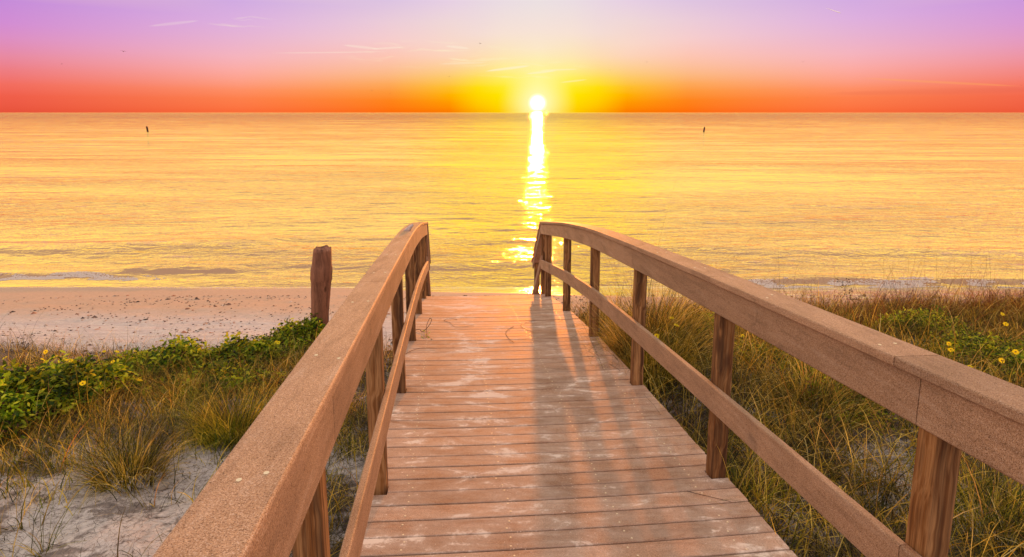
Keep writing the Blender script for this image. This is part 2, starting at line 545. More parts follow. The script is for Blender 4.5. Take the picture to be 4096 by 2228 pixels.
# ------------------------------------------------------------------ helpers: meshes and tags
def mesh_obj(name, verts, faces, mats, parent=None, smooth=False, midx=None, loc=None):
    me = bpy.data.meshes.new(name)
    verts = np.asarray(verts, dtype=np.float32).reshape(-1, 3)
    if isinstance(faces, np.ndarray):
        nf, k = faces.shape
        me.vertices.add(len(verts))
        me.vertices.foreach_set('co', verts.ravel())
        me.loops.add(nf * k)
        me.loops.foreach_set('vertex_index', faces.astype(np.int32).ravel())
        me.polygons.add(nf)
        me.polygons.foreach_set('loop_start', np.arange(0, nf * k, k, dtype=np.int32))
        me.polygons.foreach_set('loop_total', np.full(nf, k, dtype=np.int32))
        me.update(calc_edges=True)
    else:
        me.from_pydata([tuple(map(float, v)) for v in verts], [], faces)
    for mm in (mats if isinstance(mats, (list, tuple)) else [mats]):
        me.materials.append(mm)
    if midx is not None:
        me.polygons.foreach_set('material_index', np.asarray(midx, dtype=np.int32))
    me.polygons.foreach_set('use_smooth', [smooth] * len(me.polygons))
    me.update()
    o = bpy.data.objects.new(name, me)
    C.objects.link(o)
    if loc is not None:
        o.location = loc
    if parent is not None:
        o.parent = parent
        o.matrix_parent_inverse = Matrix.Translation(-parent.location)
    return o


def tag(o, label=None, cat=None, group=None, kind=None):
    if label:
        o['label'] = label
    if cat:
        o['category'] = cat
    if group:
        o['group'] = group
    if kind:
        o['kind'] = kind
    return o


def empty(name, loc, label, cat, group=None):
    o = bpy.data.objects.new(name, None)
    C.objects.link(o)
    o.location = loc
    o.empty_display_size = .2
    return tag(o, label, cat, group)


class MB:
    """collects geometry for ONE mesh"""

    def __init__(s):
        s.v, s.f, s.m = [], [], []

    def add(s, verts, faces, mi=0):
        b = len(s.v)
        s.v += [tuple(v) for v in verts]
        s.f += [tuple(i + b for i in f) for f in faces]
        s.m += [mi] * len(faces)

    def sweep(s, rings, mi=0, cap=True):
        n = len(rings[0])
        vs_, fs = [], []
        for r in rings:
            vs_ += list(r)
        for i in range(len(rings) - 1):
            for j in range(n):
                a, b_ = i * n + j, i * n + (j + 1) % n
                fs.append((a, b_, b_ + n, a + n))
        if cap:
            fs.append(tuple(range(n))[::-1])
            fs.append(tuple(range((len(rings) - 1) * n, len(rings) * n)))
        s.add(vs_, fs, mi)

    def build(s, name, mats, parent=None, smooth=False):
        return mesh_obj(name, s.v, s.f, mats, parent, smooth, s.m)


def smoothstep(x, a, b):
    t = np.clip((np.asarray(x, dtype=float) - a) / (b - a), 0, 1)
    return t * t * (3 - 2 * t)


_perm = np.random.default_rng(3).random((256, 256))


def vnoise(x, y, seed=0):
    x = np.asarray(x, dtype=float) + seed * 17.3
    y = np.asarray(y, dtype=float) + seed * 9.1
    xi, yi = np.floor(x).astype(int), np.floor(y).astype(int)
    xf, yf = x - xi, y - yi
    xf = xf * xf * (3 - 2 * xf)
    yf = yf * yf * (3 - 2 * yf)
    g = lambda a, b: _perm[a % 256, b % 256]
    return (g(xi, yi) * (1 - xf) + g(xi + 1, yi) * xf) * (1 - yf) + (g(xi, yi + 1) * (1 - xf) + g(xi + 1, yi + 1) * xf) * yf


def fbm(x, y, oct=4, seed=0):
    a, s_, t = .5, 0, 0
    for o in range(oct):
        s_ = s_ + a * vnoise(np.asarray(x) * 2 ** o, np.asarray(y) * 2 ** o, seed + o)
        t += a
        a *= .5
    return s_ / t


# ------------------------------------------------------------------ boardwalk frame
TH, U0, V0, HW, PI_, ROLL, SAG = 0.10442, 0.5999, 2.8049, 1.0876, 0.9889, -0.01495, 0.0150
PITCHB = 0.146
KN = np.array([-30, -10, 4, 15, 26, 37, 60]) * PITCHB
SL = [-.0813, -.0813, -.0899, -.0982, -.1410, -.1744]
KZ = [0.0]
for i, s_ in enumerate(SL):
    KZ.append(KZ[-1] + s_ * (KN[i + 1] - KN[i]))
KZ = np.array(KZ) - KZ[2]


def prof(v):
    return np.interp(v, KN, KZ)


def sprof(v):
    return np.mean([prof(np.asarray(v) + d) for d in np.linspace(-.45, .45, 7)], axis=0)


def deckpt(u, v, h=0.0, sag=True, smooth=False):
    z = (sprof(v) if smooth else prof(v)) + ROLL * u + h - (SAG * (1 - (u / HW) ** 2) if sag else 0)
    return (U0 + u * math.cos(TH) - (v + V0) * math.sin(TH), (v + V0) * math.cos(TH) + u * math.sin(TH), float(z))


def uv_of(x, y):
    dx, dy = x - U0, y
    return dx * math.cos(TH) + dy * math.sin(TH), -dx * math.sin(TH) + dy * math.cos(TH) - V0


# ------------------------------------------------------------------ terrain
LY = [-300, -30, 0, 2, 4.4, 6.5, 8.5, 10, 12, 14, 16.3, 20, 40, 400]
LZ = [-.6, -.5, -.55, -.62, -.82, -1.2, -1.58, -1.78, -2.08, -2.3, -2.58, -2.9, -4, -12]
RZ_ = [-.4, -.3, -.30, -.32, -.40, -.62, -.86, -1.15, -1.98, -2.28, -2.575, -2.9, -4, -12]


def ground(x, y):
    x = np.asarray(x, dtype=float)
    y = np.asarray(y, dtype=float)
    k = smoothstep(x, -.6, 1.9)
    z = np.interp(y, LY, LZ) * (1 - k) + np.interp(y, LY, RZ_) * k
    dune = 1 - smoothstep(y, 9.5, 12.5)
    z = z + dune * ((fbm(x * .7, y * .7, 3, 5) - .5) * .30 + (fbm(x * 3, y * 3, 3, 9) - .5) * .06)
    beach = smoothstep(y, 10, 12.5) * (1 - smoothstep(y, 14.6, 16))
    z = z + beach * (fbm(x * 2.2, y * 2.2, 4, 2) - .5) * .06
    um = (x - U0) * math.cos(TH) + y * math.sin(TH)
    vm = -(x - U0) * math.sin(TH) + y * math.cos(TH) - V0
    z = z + .24 * np.exp(-((um - 1.75) / .55) ** 2 - ((vm - 3.0) / 1.1) ** 2)
    # keep the sand clear of the boards
    u = (x - U0) * math.cos(TH) + y * math.sin(TH)
    v = -(x - U0) * math.sin(TH) + y * math.cos(TH) - V0
    under = (1 - smoothstep(np.abs(u), 1.02, 1.35))
    z = np.where(under > 0, np.minimum(z, prof(v) - .30 * under - .02), z)
    return z


gy = np.concatenate([[-300, -120, -50, -25, -14, -9, -6, -4, -2.5], np.arange(-1.5, 12, .07), np.arange(12, 19, .11), [19.5, 20.5, 22, 25, 30, 40, 60, 120, 300]])
gx = np.concatenate([[-300, -150, -80, -50, -35, -28], np.arange(-22, -8, .16), np.arange(-8, 8, .075), np.arange(8, 22, .16), [22, 28, 35, 50, 80, 150, 300]])
GX, GY = np.meshgrid(gx, gy)
GZ = ground(GX, GY)
nx, ny = len(gx), len(gy)
idx = np.arange(nx * ny).reshape(ny, nx)
quads = np.stack([idx[:-1, :-1], idx[:-1, 1:], idx[1:, 1:], idx[1:, :-1]], -1).reshape(-1, 4)
g = mesh_obj('beach_sand', np.stack([GX, GY, GZ], -1), quads, M_sand, smooth=True)
tag(g, kind='structure')

# ------------------------------------------------------------------ sea
YS = [15.6]
while YS[-1] < 70:
    YS.append(YS[-1] * 1.0036)
while YS[-1] < 30000:
    YS.append(YS[-1] * 1.045)
YS = np.array(YS)
cu = np.linspace(-1.7, 1.7, 620)
WX = cu[None, :] * (YS[:, None] + 4)
WY = np.repeat(YS[:, None], len(cu), 1)


def sea(x, y):
    fade = 1 - smoothstep(y, 40, 70)
    sh = smoothstep(y, 16.3, 18.5)
    z = (fbm(x * .2 + 3, y * .75, 3, 21) - .5) * .10 * sh
    z = z + (fbm(x * 1.1, y * 2.4, 3, 31) - .5) * .050 * (sh * .85 + .15)
    z = z * fade

    def wave(x0, x1, yc, hgt, wb, wf, tilt=0.0, soft=1.2):
        yy = y - (yc + tilt * (x - x0) + (vnoise(x * .6, x * 0 + yc, 8) - .5) * .35)
        e = smoothstep(x, x0, x0 + soft) * (1 - smoothstep(x, x1 - soft, x1))
        return hgt * e * np.where(yy > 0, np.exp(-(yy / wb) ** 2), np.exp(-(yy / wf) ** 2))
    z = z + wave(-12.6, -7.9, 18.25, .12, .9, .17) * (.7 + .6 * vnoise(x * 2.2, y * 4, 12))
    z = z + wave(-24, -11.2, 17.75, .10, .8, .20, soft=1.5)
    z = z + wave(-24, -7.5, 20.6, .16, 1.4, .8, .10, 3)
    z = z + wave(-6, 2.2, 18.9, .08, 1.0, .5, .05, 2.5)
    z = z + wave(5.5, 26, 17.05, .10, .8, .22, .0, 2.5)
    z = z + wave(3.0, 24, 21.5, .10, 1.6, .8, -.05, 4)
    # thin swash lip where the sheet of water ends on the sand
    return z


WZ = Z_SEA + sea(WX, WY)
nyw, nxw = WX.shape
idx = np.arange(nxw * nyw).reshape(nyw, nxw)
quads = np.stack([idx[:-1, :-1], idx[:-1, 1:], idx[1:, 1:], idx[1:, :-1]], -1).reshape(-1, 4)
sea_o = mesh_obj('sea_water', np.stack([WX, WY, WZ], -1), quads, M_water, smooth=True)
tag(sea_o, kind='structure')


def foam_strip(name, label, x0, x1, yc, depth, n, seed):
    """low broken surf: thousands of small froth lumps riding the water surface"""
    r = np.random.default_rng(seed)
    x = r.uniform(x0, x1, n)
    d = r.beta(1.2, 2.2, n) * depth
    edge = (fbm(x * .8, x * 0, 3, seed) - .5) * .5
    y = yc + edge + d
    keep = (fbm(x * 1.3, y * 4, 3, seed + 4) > .54) & (r.random(n) < smoothstep(x, x0, x0 + 2) * (1 - smoothstep(x, x1 - 2, x1)) + .02)
    x, y = x[keep], y[keep]
    rad = r.uniform(.008, .026, len(x))
    z = Z_SEA + sea(x, y)
    z = np.maximum(z, ground(x, y)) + rad * .2
    base = np.array([(1, 0, 0), (.5, .87, 0), (-.5, .87, 0), (-1, 0, 0), (-.5, -.87, 0), (.5, -.87, 0), (0, 0, 1), ])
    V = base[None] * np.stack([rad * 1.7, rad, rad * .75], -1)[:, None, :]
    V = V + np.stack([x, y, z], -1)[:, None, :]
    F = np.array([(0, 1, 6), (1, 2, 6), (2, 3, 6), (3, 4, 6), (4, 5, 6), (5, 0, 6)])
    F = (F[None] + (np.arange(len(x)) * 7)[:, None, None]).reshape(-1, 3)
    o = mesh_obj(name, V, F, M_foam, smooth=False)
    tag(o, label, 'surf foam', kind='stuff')


M_foam, t_, out_ = new_mat('sea_foam')
d_ = t_.node('ShaderNodeBsdfDiffuse')
d_.inputs[0].default_value = (.88, .78, .70, 1)
e_ = t_.node('ShaderNodeBsdfTranslucent')
e_.inputs[0].default_value = (.88, .76, .64, 1)
x_ = t_.node('ShaderNodeMixShader')
x_.inputs[0].default_value = .5
t_.link(d_.outputs[0], x_.inputs[1])
t_.link(e_.outputs[0], x_.inputs[2])
t_.link(x_.outputs[0], out_.inputs[0])
foam_strip('sea_foam', 'thin white surf foam along the water edge at the left', -22, -10.2, 17.2, .50, 15000, 51)
foam_strip('sea_foam', 'broken white surf foam along the water edge behind the right railing', 5.2, 24, 16.35, .75, 30000, 52)

# ------------------------------------------------------------------ boardwalk
BW = empty('boardwalk', deckpt(0, 0, -.5), 'brown composite boardwalk with two railings sloping down to the beach', 'boardwalk')
POSTS = [-18.2, -7.15, 3.85, 14.95, 25.95, 36.95, 47.8]
END = 50.5


def board_section(w_, t_, c=.006):
    """chamfered rectangle: list of (a, b), a across 0..w, b up 0..t"""
    return [(c, 0), (w_ - c, 0), (w_, c), (w_, t_ - c), (w_ - c, t_), (c, t_), (0, t_ - c), (0, c)]


# planks: cross-section lies in (v, h), swept along u
def plank(i):
    mb = MB()
    gap = .0095
    v0, v1 = i * PITCHB + gap / 2 + rnd.uniform(-.001, .001), (i + 1) * PITCHB - gap / 2 + rnd.uniform(-.001, .001)
    lift = rnd.uniform(-.002, .002)
    tilt = rnd.uniform(-.001, .001)
    if i == 48:
        v0 += .006
    notch = None
    for p in POSTS:
        a, b = p * PITCHB - .006, (p + .62) * PITCHB + .004
        if a < v1 and b > v0:
            notch = (a, b)

    def piece(u0, u1, va, vb, n):
        sec = board_section(vb - va, .030, .004)
        rings = []
        for k in range(n + 1):
            u = u0 + (u1 - u0) * k / n
            rings.append([deckpt(u, va + a, b - .030 + lift + tilt * u) for a, b in sec])
        mb.sweep(rings)
    over = rnd.uniform(-.004, .004)
    if notch is None:
        piece(-HW + over, HW + over, v0, v1, 12)
    else:
        piece(-.983, .983, v0, v1, 12)
        for s in (-1, 1):
            ua, ub = (.983, HW) if s > 0 else (-HW, -.983)
            if notch[0] - v0 > .012:
                piece(ua, ub, v0, notch[0], 2)
            if v1 - notch[1] > .012:
                piece(ua, ub, notch[1], v1, 2)
    # screw heads, two at each joist line
    for uj in (-.86, -.30, .30, .86):
        for dv in (.035, .108):
            u, v = uj + rnd.gauss(0, .012), i * PITCHB + dv + rnd.gauss(0, .006)
            c = deckpt(u, v, lift + .0015)
            k = 8
            r = .0052
            ring = [deckpt(u + r * math.cos(2 * math.pi * q / k), v + r * math.sin(2 * math.pi * q / k), lift + .0012) for q in range(k)]
            low = [deckpt(u + r * math.cos(2 * math.pi * q / k), v + r * math.sin(2 * math.pi * q / k), lift - .002) for q in range(k)]
            mb.add(ring + low, [tuple(range(k))] + [(q, q + k, (q + 1) % k + k, (q + 1) % k) for q in range(k)], 1)
    return mb.build('deck_plank', [M_deck, M_screw], BW)


for i in range(-22, 50):
    plank(i)

# stringers under the boards
for u in (-.97, -.32, .32, .97):
    mb = MB()
    rings = []
    for v in np.linspace(-22 * PITCHB, END * PITCHB - .03, 26):
        rings.append([deckpt(u + a, v, -.034 - .19 + b, smooth=False) for a, b in [(-.02, 0), (.02, 0), (.02, .186), (-.02, .186)]])
    mb.sweep(rings)
    mb.build('stringer', M_dark, BW)
# end fascia of the deck
mb = MB()
rings = [[deckpt(u, 50 * PITCHB + .004 + a, -.19 + b) for a, b in board_section(.028, .186, .003)] for u in np.linspace(-HW, HW, 9)]
mb.sweep(rings)
mb.build('end_board', M_rail, BW)

# posts
def post(v, side, vw=.09, top=1.052, off=0.0, base=None):
    mb = MB()
    u0 = side * (PI_ + off)
    u1 = side * (PI_ + off + .094)
    jx, jy = rnd.uniform(-.004, .004), rnd.uniform(-.004, .004)
    zb = base
    uu, vv = sorted((u0, u1)), (v, v + vw)
    c = .005
    sec = [(uu[0] + c, vv[0]), (uu[1] - c, vv[0]), (uu[1], vv[0] + c), (uu[1], vv[1] - c), (uu[1] - c, vv[1]), (uu[0] + c, vv[1]), (uu[0], vv[1] - c), (uu[0], vv[0] + c)]
    zt = float(sprof(v + vw / 2)) + ROLL * u0 + top
    X, Y, _ = deckpt(u0, v)
    zb = float(ground(X, Y)) - .35 if base is None else base
    rings = []
    o = deckpt((u0 + u1) / 2, v + vw / 2)
    for k in range(9):
        t = k / 8
        z = zb + (zt - zb) * t
        rings.append([(deckpt(a, b)[0] - o[0] + jx * t, deckpt(a, b)[1] - o[1] + jy * t, z) for a, b in sec])
    mb.sweep(rings)
    ob = mb.build('post', M_post, BW)
    ob.location = (o[0], o[1], 0)
    return ob


def ft(v):  # top of the posts sits hidden behind the side board
    return 1.20


for p in POSTS:
    for s in (-1, 1):
        post(p * PITCHB + (.04 if s < 0 and p > 0 and p < 10 else 0), s, top=1.20)


def rail_strip(name, side, ua, ub, ha, hb, va, vb, mat, n=None, hf=None, joint=0.0025, screws=False):
    """board running along the walk between va..vb, section ua..ub by ha..hb"""
    mb = MB()
    a, b = (side * ua, side * ub)
    if a > b:
        a, b = b, a
    va += joint / 2
    vb -= joint / 2
    n = n or max(2, int((vb - va) / .16))
    c = min(.007, (b - a) / 3)
    sec = [(a + c, ha), (b - c, ha), (b, ha + c), (b, hb - c), (b - c * .35, hb - c * .25), (b - c, hb), (a + c, hb), (a + c * .35, hb - c * .25), (a, hb - c), (a, ha + c)]
    rings = []
    for v in np.linspace(va, vb, n + 1):
        zz = (float(sprof(v)) if hf is None else hf(v))
        rings.append([(deckpt(u, v)[0], deckpt(u, v)[1], zz + ROLL * u + h) for u, h in sec])
    mb.sweep(rings)
    if screws:
        p = math.ceil(va / (5.5 * PITCHB)) * 5.5 * PITCHB + .1
        while p < vb - .05:
            for du in (.045, .11):
                u, v, r = side * (.94 + du + rnd.uniform(-.01, .01)), p + rnd.uniform(-.05, .05), .006
                ring = [deckpt(u + r * math.cos(q * math.pi / 5), v + r * math.sin(q * math.pi / 5)) for q in range(10)]
                zt = float(sprof(v)) + ROLL * u + hb + .0012
                mb.add([(x_, y_, zt) for x_, y_, _ in ring] + [(x_, y_, zt - .004) for x_, y_, _ in ring],
                       [tuple(range(10))] + [(q, q + 10, (q + 1) % 10 + 10, (q + 1) % 10) for q in range(10)], 1)
            p += 5.5 * PITCHB
    return mb.build(name, [mat, M_screw], BW)


def J(*ii):
    return [i * PITCHB for i in ii]


VE = 50.9 * PITCHB
cuts = {
    1: dict(cap=J(-22, -6, 4.4, 26.8, 50.9), fas=J(-22, -6.68, 15.2, 37.2, 50.9), low=J(-22, -6.7, 26.2, 50.2)),
    -1: dict(cap=J(-22, -14, 4.3, 28.5, 50.9), fas=J(-22, -6.4, 15.2, 37.2, 46.5, 50.9), low=J(-22, -6.6, 10.6, 32, 50.2)),
}
for s in (-1, 1):
    outer = 1.105 if s < 0 else 1.115
    inner = .950 if s < 0 else .938
    c = cuts[s]['cap']
    for a, b in zip(c, c[1:]):
        cap = rail_strip('handrail_cap', s, inner, outer, 1.228, 1.268, a, b, M_rail, joint=.005, screws=True)
    c = cuts[s]['fas']
    for a, b in zip(c, c[1:]):
        rail_strip('upper_side_board', s, .961, PI_ - .002, 1.052, 1.2265, a, b, M_rail, joint=.004)
        rail_strip('outer_side_board', s, PI_ + .096, PI_ + .120, 1.056, 1.2265, a, b, M_rail, joint=.004)
    c = cuts[s]['low']
    for a, b in zip(c, c[1:]):
        rail_strip('lower_rail', s, .951, PI_ - .002, .445, .605, a, b, M_rail, joint=.004)

# stairs down to the sand
Z50 = float(sprof(50.4 * PITCHB))
VS0 = 50.9 * PITCHB
SLOPE = -.92
for k in range(7):
    zt = float(prof(50.5 * PITCHB)) - .175 * (k + 1)
    va = 50.4 * PITCHB + .03 + .19 * k
    mb = MB()
    rings = [[(deckpt(u, va + a)[0], deckpt(u, va + a)[1], zt - .03 + b) for a, b in board_section(.26, .03, .004)] for u in np.linspace(-.93, .93, 5)]
    mb.sweep(rings)
    mb.build('stair_tread', M_deck, BW)
for s in (-1, 1):
    def hf(v):
        return Z50 + SLOPE * (v - VS0)
    rail_strip('stair_handrail', s, .945, 1.11, 1.222, 1.262, VS0 + .002, VS0 + 1.02, M_rail, hf=hf)
    rail_strip('stair_side_board', s, .962, PI_ - .002, 1.075, 1.2205, VS0 + .002, VS0 + .98, M_rail, hf=hf)
    rail_strip('stair_lower_rail', s, .952, PI_ - .002, .44, .60, 50.25 * PITCHB, VS0 + .95, M_rail, hf=hf)
    rail_strip('stair_stringer', s, .935, .975, -.30, -.03, VS0 - .02, VS0 + 1.3, M_dark, hf=hf)
    post(51.1 * PITCHB, s, top=1.13)
    pz = hf(VS0 + .86) + 1.1
    o = post(VS0 + .86, s, top=pz - float(sprof(VS0 + .86)))


# ------------------------------------------------------------------ things lying on the boardwalk
def lump(name, c, r, mat, seed, squash=(1, 1, .6), parent=None, amp=.25, n=10, m_=14):
    rr = np.random.default_rng(seed)
    ph = rr.random(6) * 6
    V = [(0, 0, -1)]
    for i in range(1, n):
        t = math.pi * i / n
        for j in range(m_):
            p = 2 * math.pi * j / m_
            k = 1 + amp * (math.sin(2 * p + ph[0]) * .4 + math.sin(3 * p + ph[1] + t * 2) * .3 + math.sin(5 * t + ph[2] + p) * .25 + rr.uniform(-.2, .2) * .5)
            V.append((math.sin(t) * math.cos(p) * k, math.sin(t) * math.sin(p) * k, -math.cos(t) * k))
    V.append((0, 0, 1))
    Fs = [(0, 1 + (j + 1) % m_, 1 + j) for j in range(m_)]
    for i in range(n - 2):
        for j in range(m_):
            a = 1 + i * m_ + j
            b = 1 + i * m_ + (j + 1) % m_
            Fs.append((a, b, b + m_, a + m_))
    L = 1 + (n - 2) * m_
    Fs += [(L + j, L + (j + 1) % m_, len(V) - 1) for j in range(m_)]
    V = [(c[0] + v[0] * r * squash[0], c[1] + v[1] * r * squash[1], c[2] + v[2] * r * squash[2]) for v in V]
    return mesh_obj(name, V, Fs, mat, parent, smooth=True)


# broken shell on the left handrail
M_shell = simple('pale_shell', lin((214, 190, 180)), .5, .4, 60)
vS = 24.2 * PITCHB
X, Y, _ = deckpt(-1.037, vS)
zS = float(sprof(vS)) + ROLL * -1.03 + 1.268
mb = MB()
R = .05
rings = []
for i in range(7):
    t = i / 6 * 1.25
    rings.append([(X + R * (1 - .1 * i) * math.cos(t) * math.cos(p) * .9 + .012 * i, Y + R * .75 * math.cos(t) * math.sin(p), zS + R * 1.35 * math.sin(t) * (1 - .25 * math.cos(p))) for p in np.linspace(-2.3, 2.0, 11)])
inner_r = [[(X + (a - X) * .86 + .002, Y + (b - Y) * .86, zS + (c_ - zS) * .9) for a, b, c_ in r] for r in rings]
V = [p for r in rings for p in r] + [p for r in inner_r for p in r]
Fs = []
for L0 in (0, 77):
    for i in range(6):
        for j in range(10):
            a = L0 + i * 11 + j
            Fs.append((a, a + 1, a + 12, a + 11))
for j in range(10):
    Fs.append((j, 77 + j, 78 + j, j + 1))
    Fs.append((66 + j, 67 + j, 144 + j, 143 + j))
for i in range(6):
    Fs.append((i * 11, i * 11 + 11, 88 + i * 11, 77 + i * 11))
    Fs.append((i * 11 + 10, 87 + i * 11, 98 + i * 11, i * 11 + 21))
mb.add(V, Fs)
tag(mb.build('broken_shell', M_shell, smooth=True), 'broken pale shell lying on top of the left handrail cap', 'shell')


# ------------------------------------------------------------------ vegetation builders (numpy)
def blades(base, length, az_, lean, curl, width, segs=5, seed=0, twist=.6, wig=0.0):
    """curved tapering ribbons. base (n,3). returns V,F"""
    n = len(base)
    r = np.random.default_rng(seed)
    pts = np.zeros((n, segs + 1, 3))
    pts[:, 0] = base
    th_ = lean.copy()
    a = az_.copy()
    step = length / segs
    for k in range(1, segs + 1):
        d = np.stack([np.sin(th_) * np.cos(a), np.sin(th_) * np.sin(a), np.cos(th_)], -1)
        pts[:, k] = pts[:, k - 1] + d * step[:, None]
        th_ = th_ + curl / segs * (.5 + k / segs)
        a = a + r.normal(0, wig + .05, n)
    side = np.stack([-np.sin(a + twist), np.cos(a + twist), np.zeros(n)], -1)
    sa = r.uniform(0, 2 * math.pi, n)
    side = side * .55 + np.stack([np.cos(sa), np.sin(sa), np.zeros(n)], -1) * .6
    wv = np.linspace(1, .12, segs + 1) ** .7
    V = np.zeros((n, segs + 1, 2, 3))
    for k in range(segs + 1):
        V[:, k, 0] = pts[:, k] - side * (width * wv[k] / 2)[:, None]
        V[:, k, 1] = pts[:, k] + side * (width * wv[k] / 2)[:, None]
    b = (np.arange(n) * (segs + 1) * 2)[:, None, None]
    k = (np.arange(segs) * 2)[None, :, None]
    F = b + k + np.array([0, 1, 3, 2])[None, None, :]
    return V.reshape(-1, 3), F.reshape(-1, 4)


def join(parts):
    Vs, Fs, o = [], [], 0
    for V, F in parts:
        Vs.append(V)
        Fs.append(F + o)
        o += len(V)
    return np.concatenate(Vs), np.concatenate(Fs)


def off_deck(x, y, m_=1.10):
    u, v = uv_of(x, y)
    return (np.abs(u) > m_) | (v > 51 * PITCHB)


def grass_at(x, y, L, spread, seed, wmin=.0035, wmax=.0095, leanmax=.9, curl=(0.4, 2.2), dz=0):
    r = np.random.default_rng(seed)
    n = len(x)
    base = np.stack([x, y, ground(x, y) - .01 + dz], -1)
    return blades(base, L, r.uniform(0, 2 * math.pi, n), np.abs(r.normal(0, leanmax * .5, n)), r.uniform(curl[0], curl[1], n), r.uniform(wmin, wmax, n), 6, seed, wig=.06)


def tuft(cx, cy, n, rad, L0, L1, seed, **kw):
    r = np.random.default_rng(seed)
    a = r.uniform(0, 2 * math.pi, n)
    d = rad * np.sqrt(r.random(n))
    x, y = cx + d * np.cos(a), cy + d * np.sin(a)
    L = r.uniform(L0, L1, n)
    base = np.stack([x, y, ground(x, y) - .01], -1)
    out = a + r.normal(0, .5, n)
    lean = np.abs(r.normal(.18, .28, n)) + d / rad * .35
    cu_ = r.uniform(*kw.get('curl', (.3, 2.0)), n)
    return blades(base, L, out, lean, cu_, r.uniform(kw.get('w0', .003), kw.get('w1', .008), n), 7, seed, wig=.05)


def scatter(poly_fn, n, xr, yr, seed):
    r = np.random.default_rng(seed)
    x, y = r.uniform(*xr, n), r.uniform(*yr, n)
    k = (r.random(n) < poly_fn(x, y)) & off_deck(x, y)
    return x[k], y[k]


# densities (0..1) on the two dunes
def den_left(x, y):
    c = fbm(x * 1.1, y * 1.1, 3, 40)
    d = smoothstep(c, .46, .60)
    d = np.where(y > 5.6, np.maximum(d, smoothstep(c, .30, .5)), d)          # thick belt before the beach
    d = np.where((y < 4.9) & (x < -2.0), d * .16, d)                         # open sand at the near left
    d = d * (1 - smoothstep(y, 9.3 - .12 * (x + 4) ** 1, 9.9 - .12 * (x + 4)))
    return np.clip(d * 1.15, 0, 1) * (x < .9)


def den_right(x, y):
    c = fbm(x * 1.0, y * 1.0, 3, 60)
    d = .25 + .75 * smoothstep(c, .36, .56)
    return d * (1 - smoothstep(y, 9.4, 10.4)) * (x > -.2)


parts = []
for k in range(3):
    x, y = scatter(den_left, 24000, (-11, .6), (2.4, 9.8), 100 + k)
    r = np.random.default_rng(200 + k)
    parts.append(grass_at(x, y, r.uniform(.15, .6, len(x)), 1, 300 + k, leanmax=1.7))
V, F = join(parts)
tag(mesh_obj('dune_grass', V, F, M_grass), 'straw and olive dune grass growing on the sand left of the boardwalk', 'grass', kind='stuff')

parts = []
for k in range(4):
    x, y = scatter(den_right, 34000, (.2, 11.5), (2.2, 10.3), 110 + k)
    r = np.random.default_rng(210 + k)
    parts.append(grass_at(x, y, r.uniform(.2, .72, len(x)), 1, 310 + k, leanmax=1.9, curl=(.3, 3.0)))
V, F = join(parts)
tag(mesh_obj('dune_grass', V, F, M_grass), 'tangled golden and green dune grass right of the boardwalk', 'grass', kind='stuff')

# brown dead thatch close to the ground
parts = []
for sd, fn, xr, n in ((1, den_left, (-11, .6), 60000), (2, den_right, (.2, 11.5), 110000)):
    x, y = scatter(fn, n, xr, (2.2, 10.0), 120 + sd)
    r = np.random.default_rng(220 + sd)
    base = np.stack([x, y, ground(x, y) + r.uniform(0, .05, len(x))], -1)
    parts.append(blades(base, r.uniform(.08, .32, len(x)), r.uniform(0, 6.28, len(x)), r.uniform(.8, 1.6, len(x)), r.uniform(-1.5, 2.5, len(x)), r.uniform(.003, .007, len(x)), 6, 400 + sd, wig=.5))
# scattered bits of straw on open sand
x, y = scatter(lambda x, y: np.ones_like(x) * .9, 24000, (-6.5, 0), (2.5, 7), 125)
r = np.random.default_rng(225)
base = np.stack([x, y, ground(x, y) + .008], -1)
parts.append(blades(base, r.uniform(.04, .2, len(x)), r.uniform(0, 6.28, len(x)), r.uniform(1.35, 1.6, len(x)), r.uniform(-.3, .6, len(x)), r.uniform(.0015, .0035, len(x)), 5, 405, wig=.4))
V, F = join(parts)
tag(mesh_obj('dead_grass_litter', V, F, M_dead), 'brown dead stems and straw matted on the dune sand', 'plant litter', kind='stuff')

# rusty dry grass along the crest at the right
parts = []
x, y = scatter(lambda x, y: smoothstep(x, 3.2, 4.6) * smoothstep(y, 7.2, 8.4) * (1 - smoothstep(y, 9.8, 10.4)), 30000, (3, 12), (7, 10.4), 130)
r = np.random.default_rng(230)
parts.append(grass_at(x, y, r.uniform(.15, .5, len(x)), 1, 330, leanmax=1.2, curl=(.4, 2.4)))
V, F = join(parts)
tag(mesh_obj('rusty_grass', V, F, M_rust), 'rust coloured dry grass along the dune crest at the right', 'grass', kind='stuff')

parts = []
for sd, xr, yr, n in ((1, (3.2, 11), (4.5, 9.2), 26000), (2, (-9, -1.4), (4.2, 8.8), 16000)):
    x, y = scatter(lambda x, y: smoothstep(fbm(x * 1.4, y * 1.4, 3, 90 + sd), .42, .58), n, xr, yr, 140 + sd)
    r = np.random.default_rng(240 + sd)
    parts.append(grass_at(x, y, r.uniform(.12, .42, len(x)), 1, 340 + sd, wmin=.004, wmax=.011, leanmax=1.6, curl=(.4, 2.6)))
V, F = join(parts)
tag(mesh_obj('green_dune_grass', V, F, M_green), 'patches of green grass mixed into the dry dune grass', 'grass', kind='stuff')

# distinct tufts, each its own thing
def tuft_thing(label, x, y, n, rad, L0, L1, mat, seed, tall=0, group=None, **kw):
    ps = [tuft(x, y, n, rad, L0, L1, seed, **kw)]
    if tall:
        ps.append(tuft(x, y, tall, rad * 1.6, L1 * 1.1, L1 * 1.9, seed + 1, curl=(.1, .9), w0=.0018, w1=.003))
    V, F = join(ps)
    V = V - np.array([x, y, float(ground(x, y))])
    o = mesh_obj('grass_tuft', V, F, mat, loc=(x, y, float(ground(x, y))))
    return tag(o, label, 'grass tuft', group)


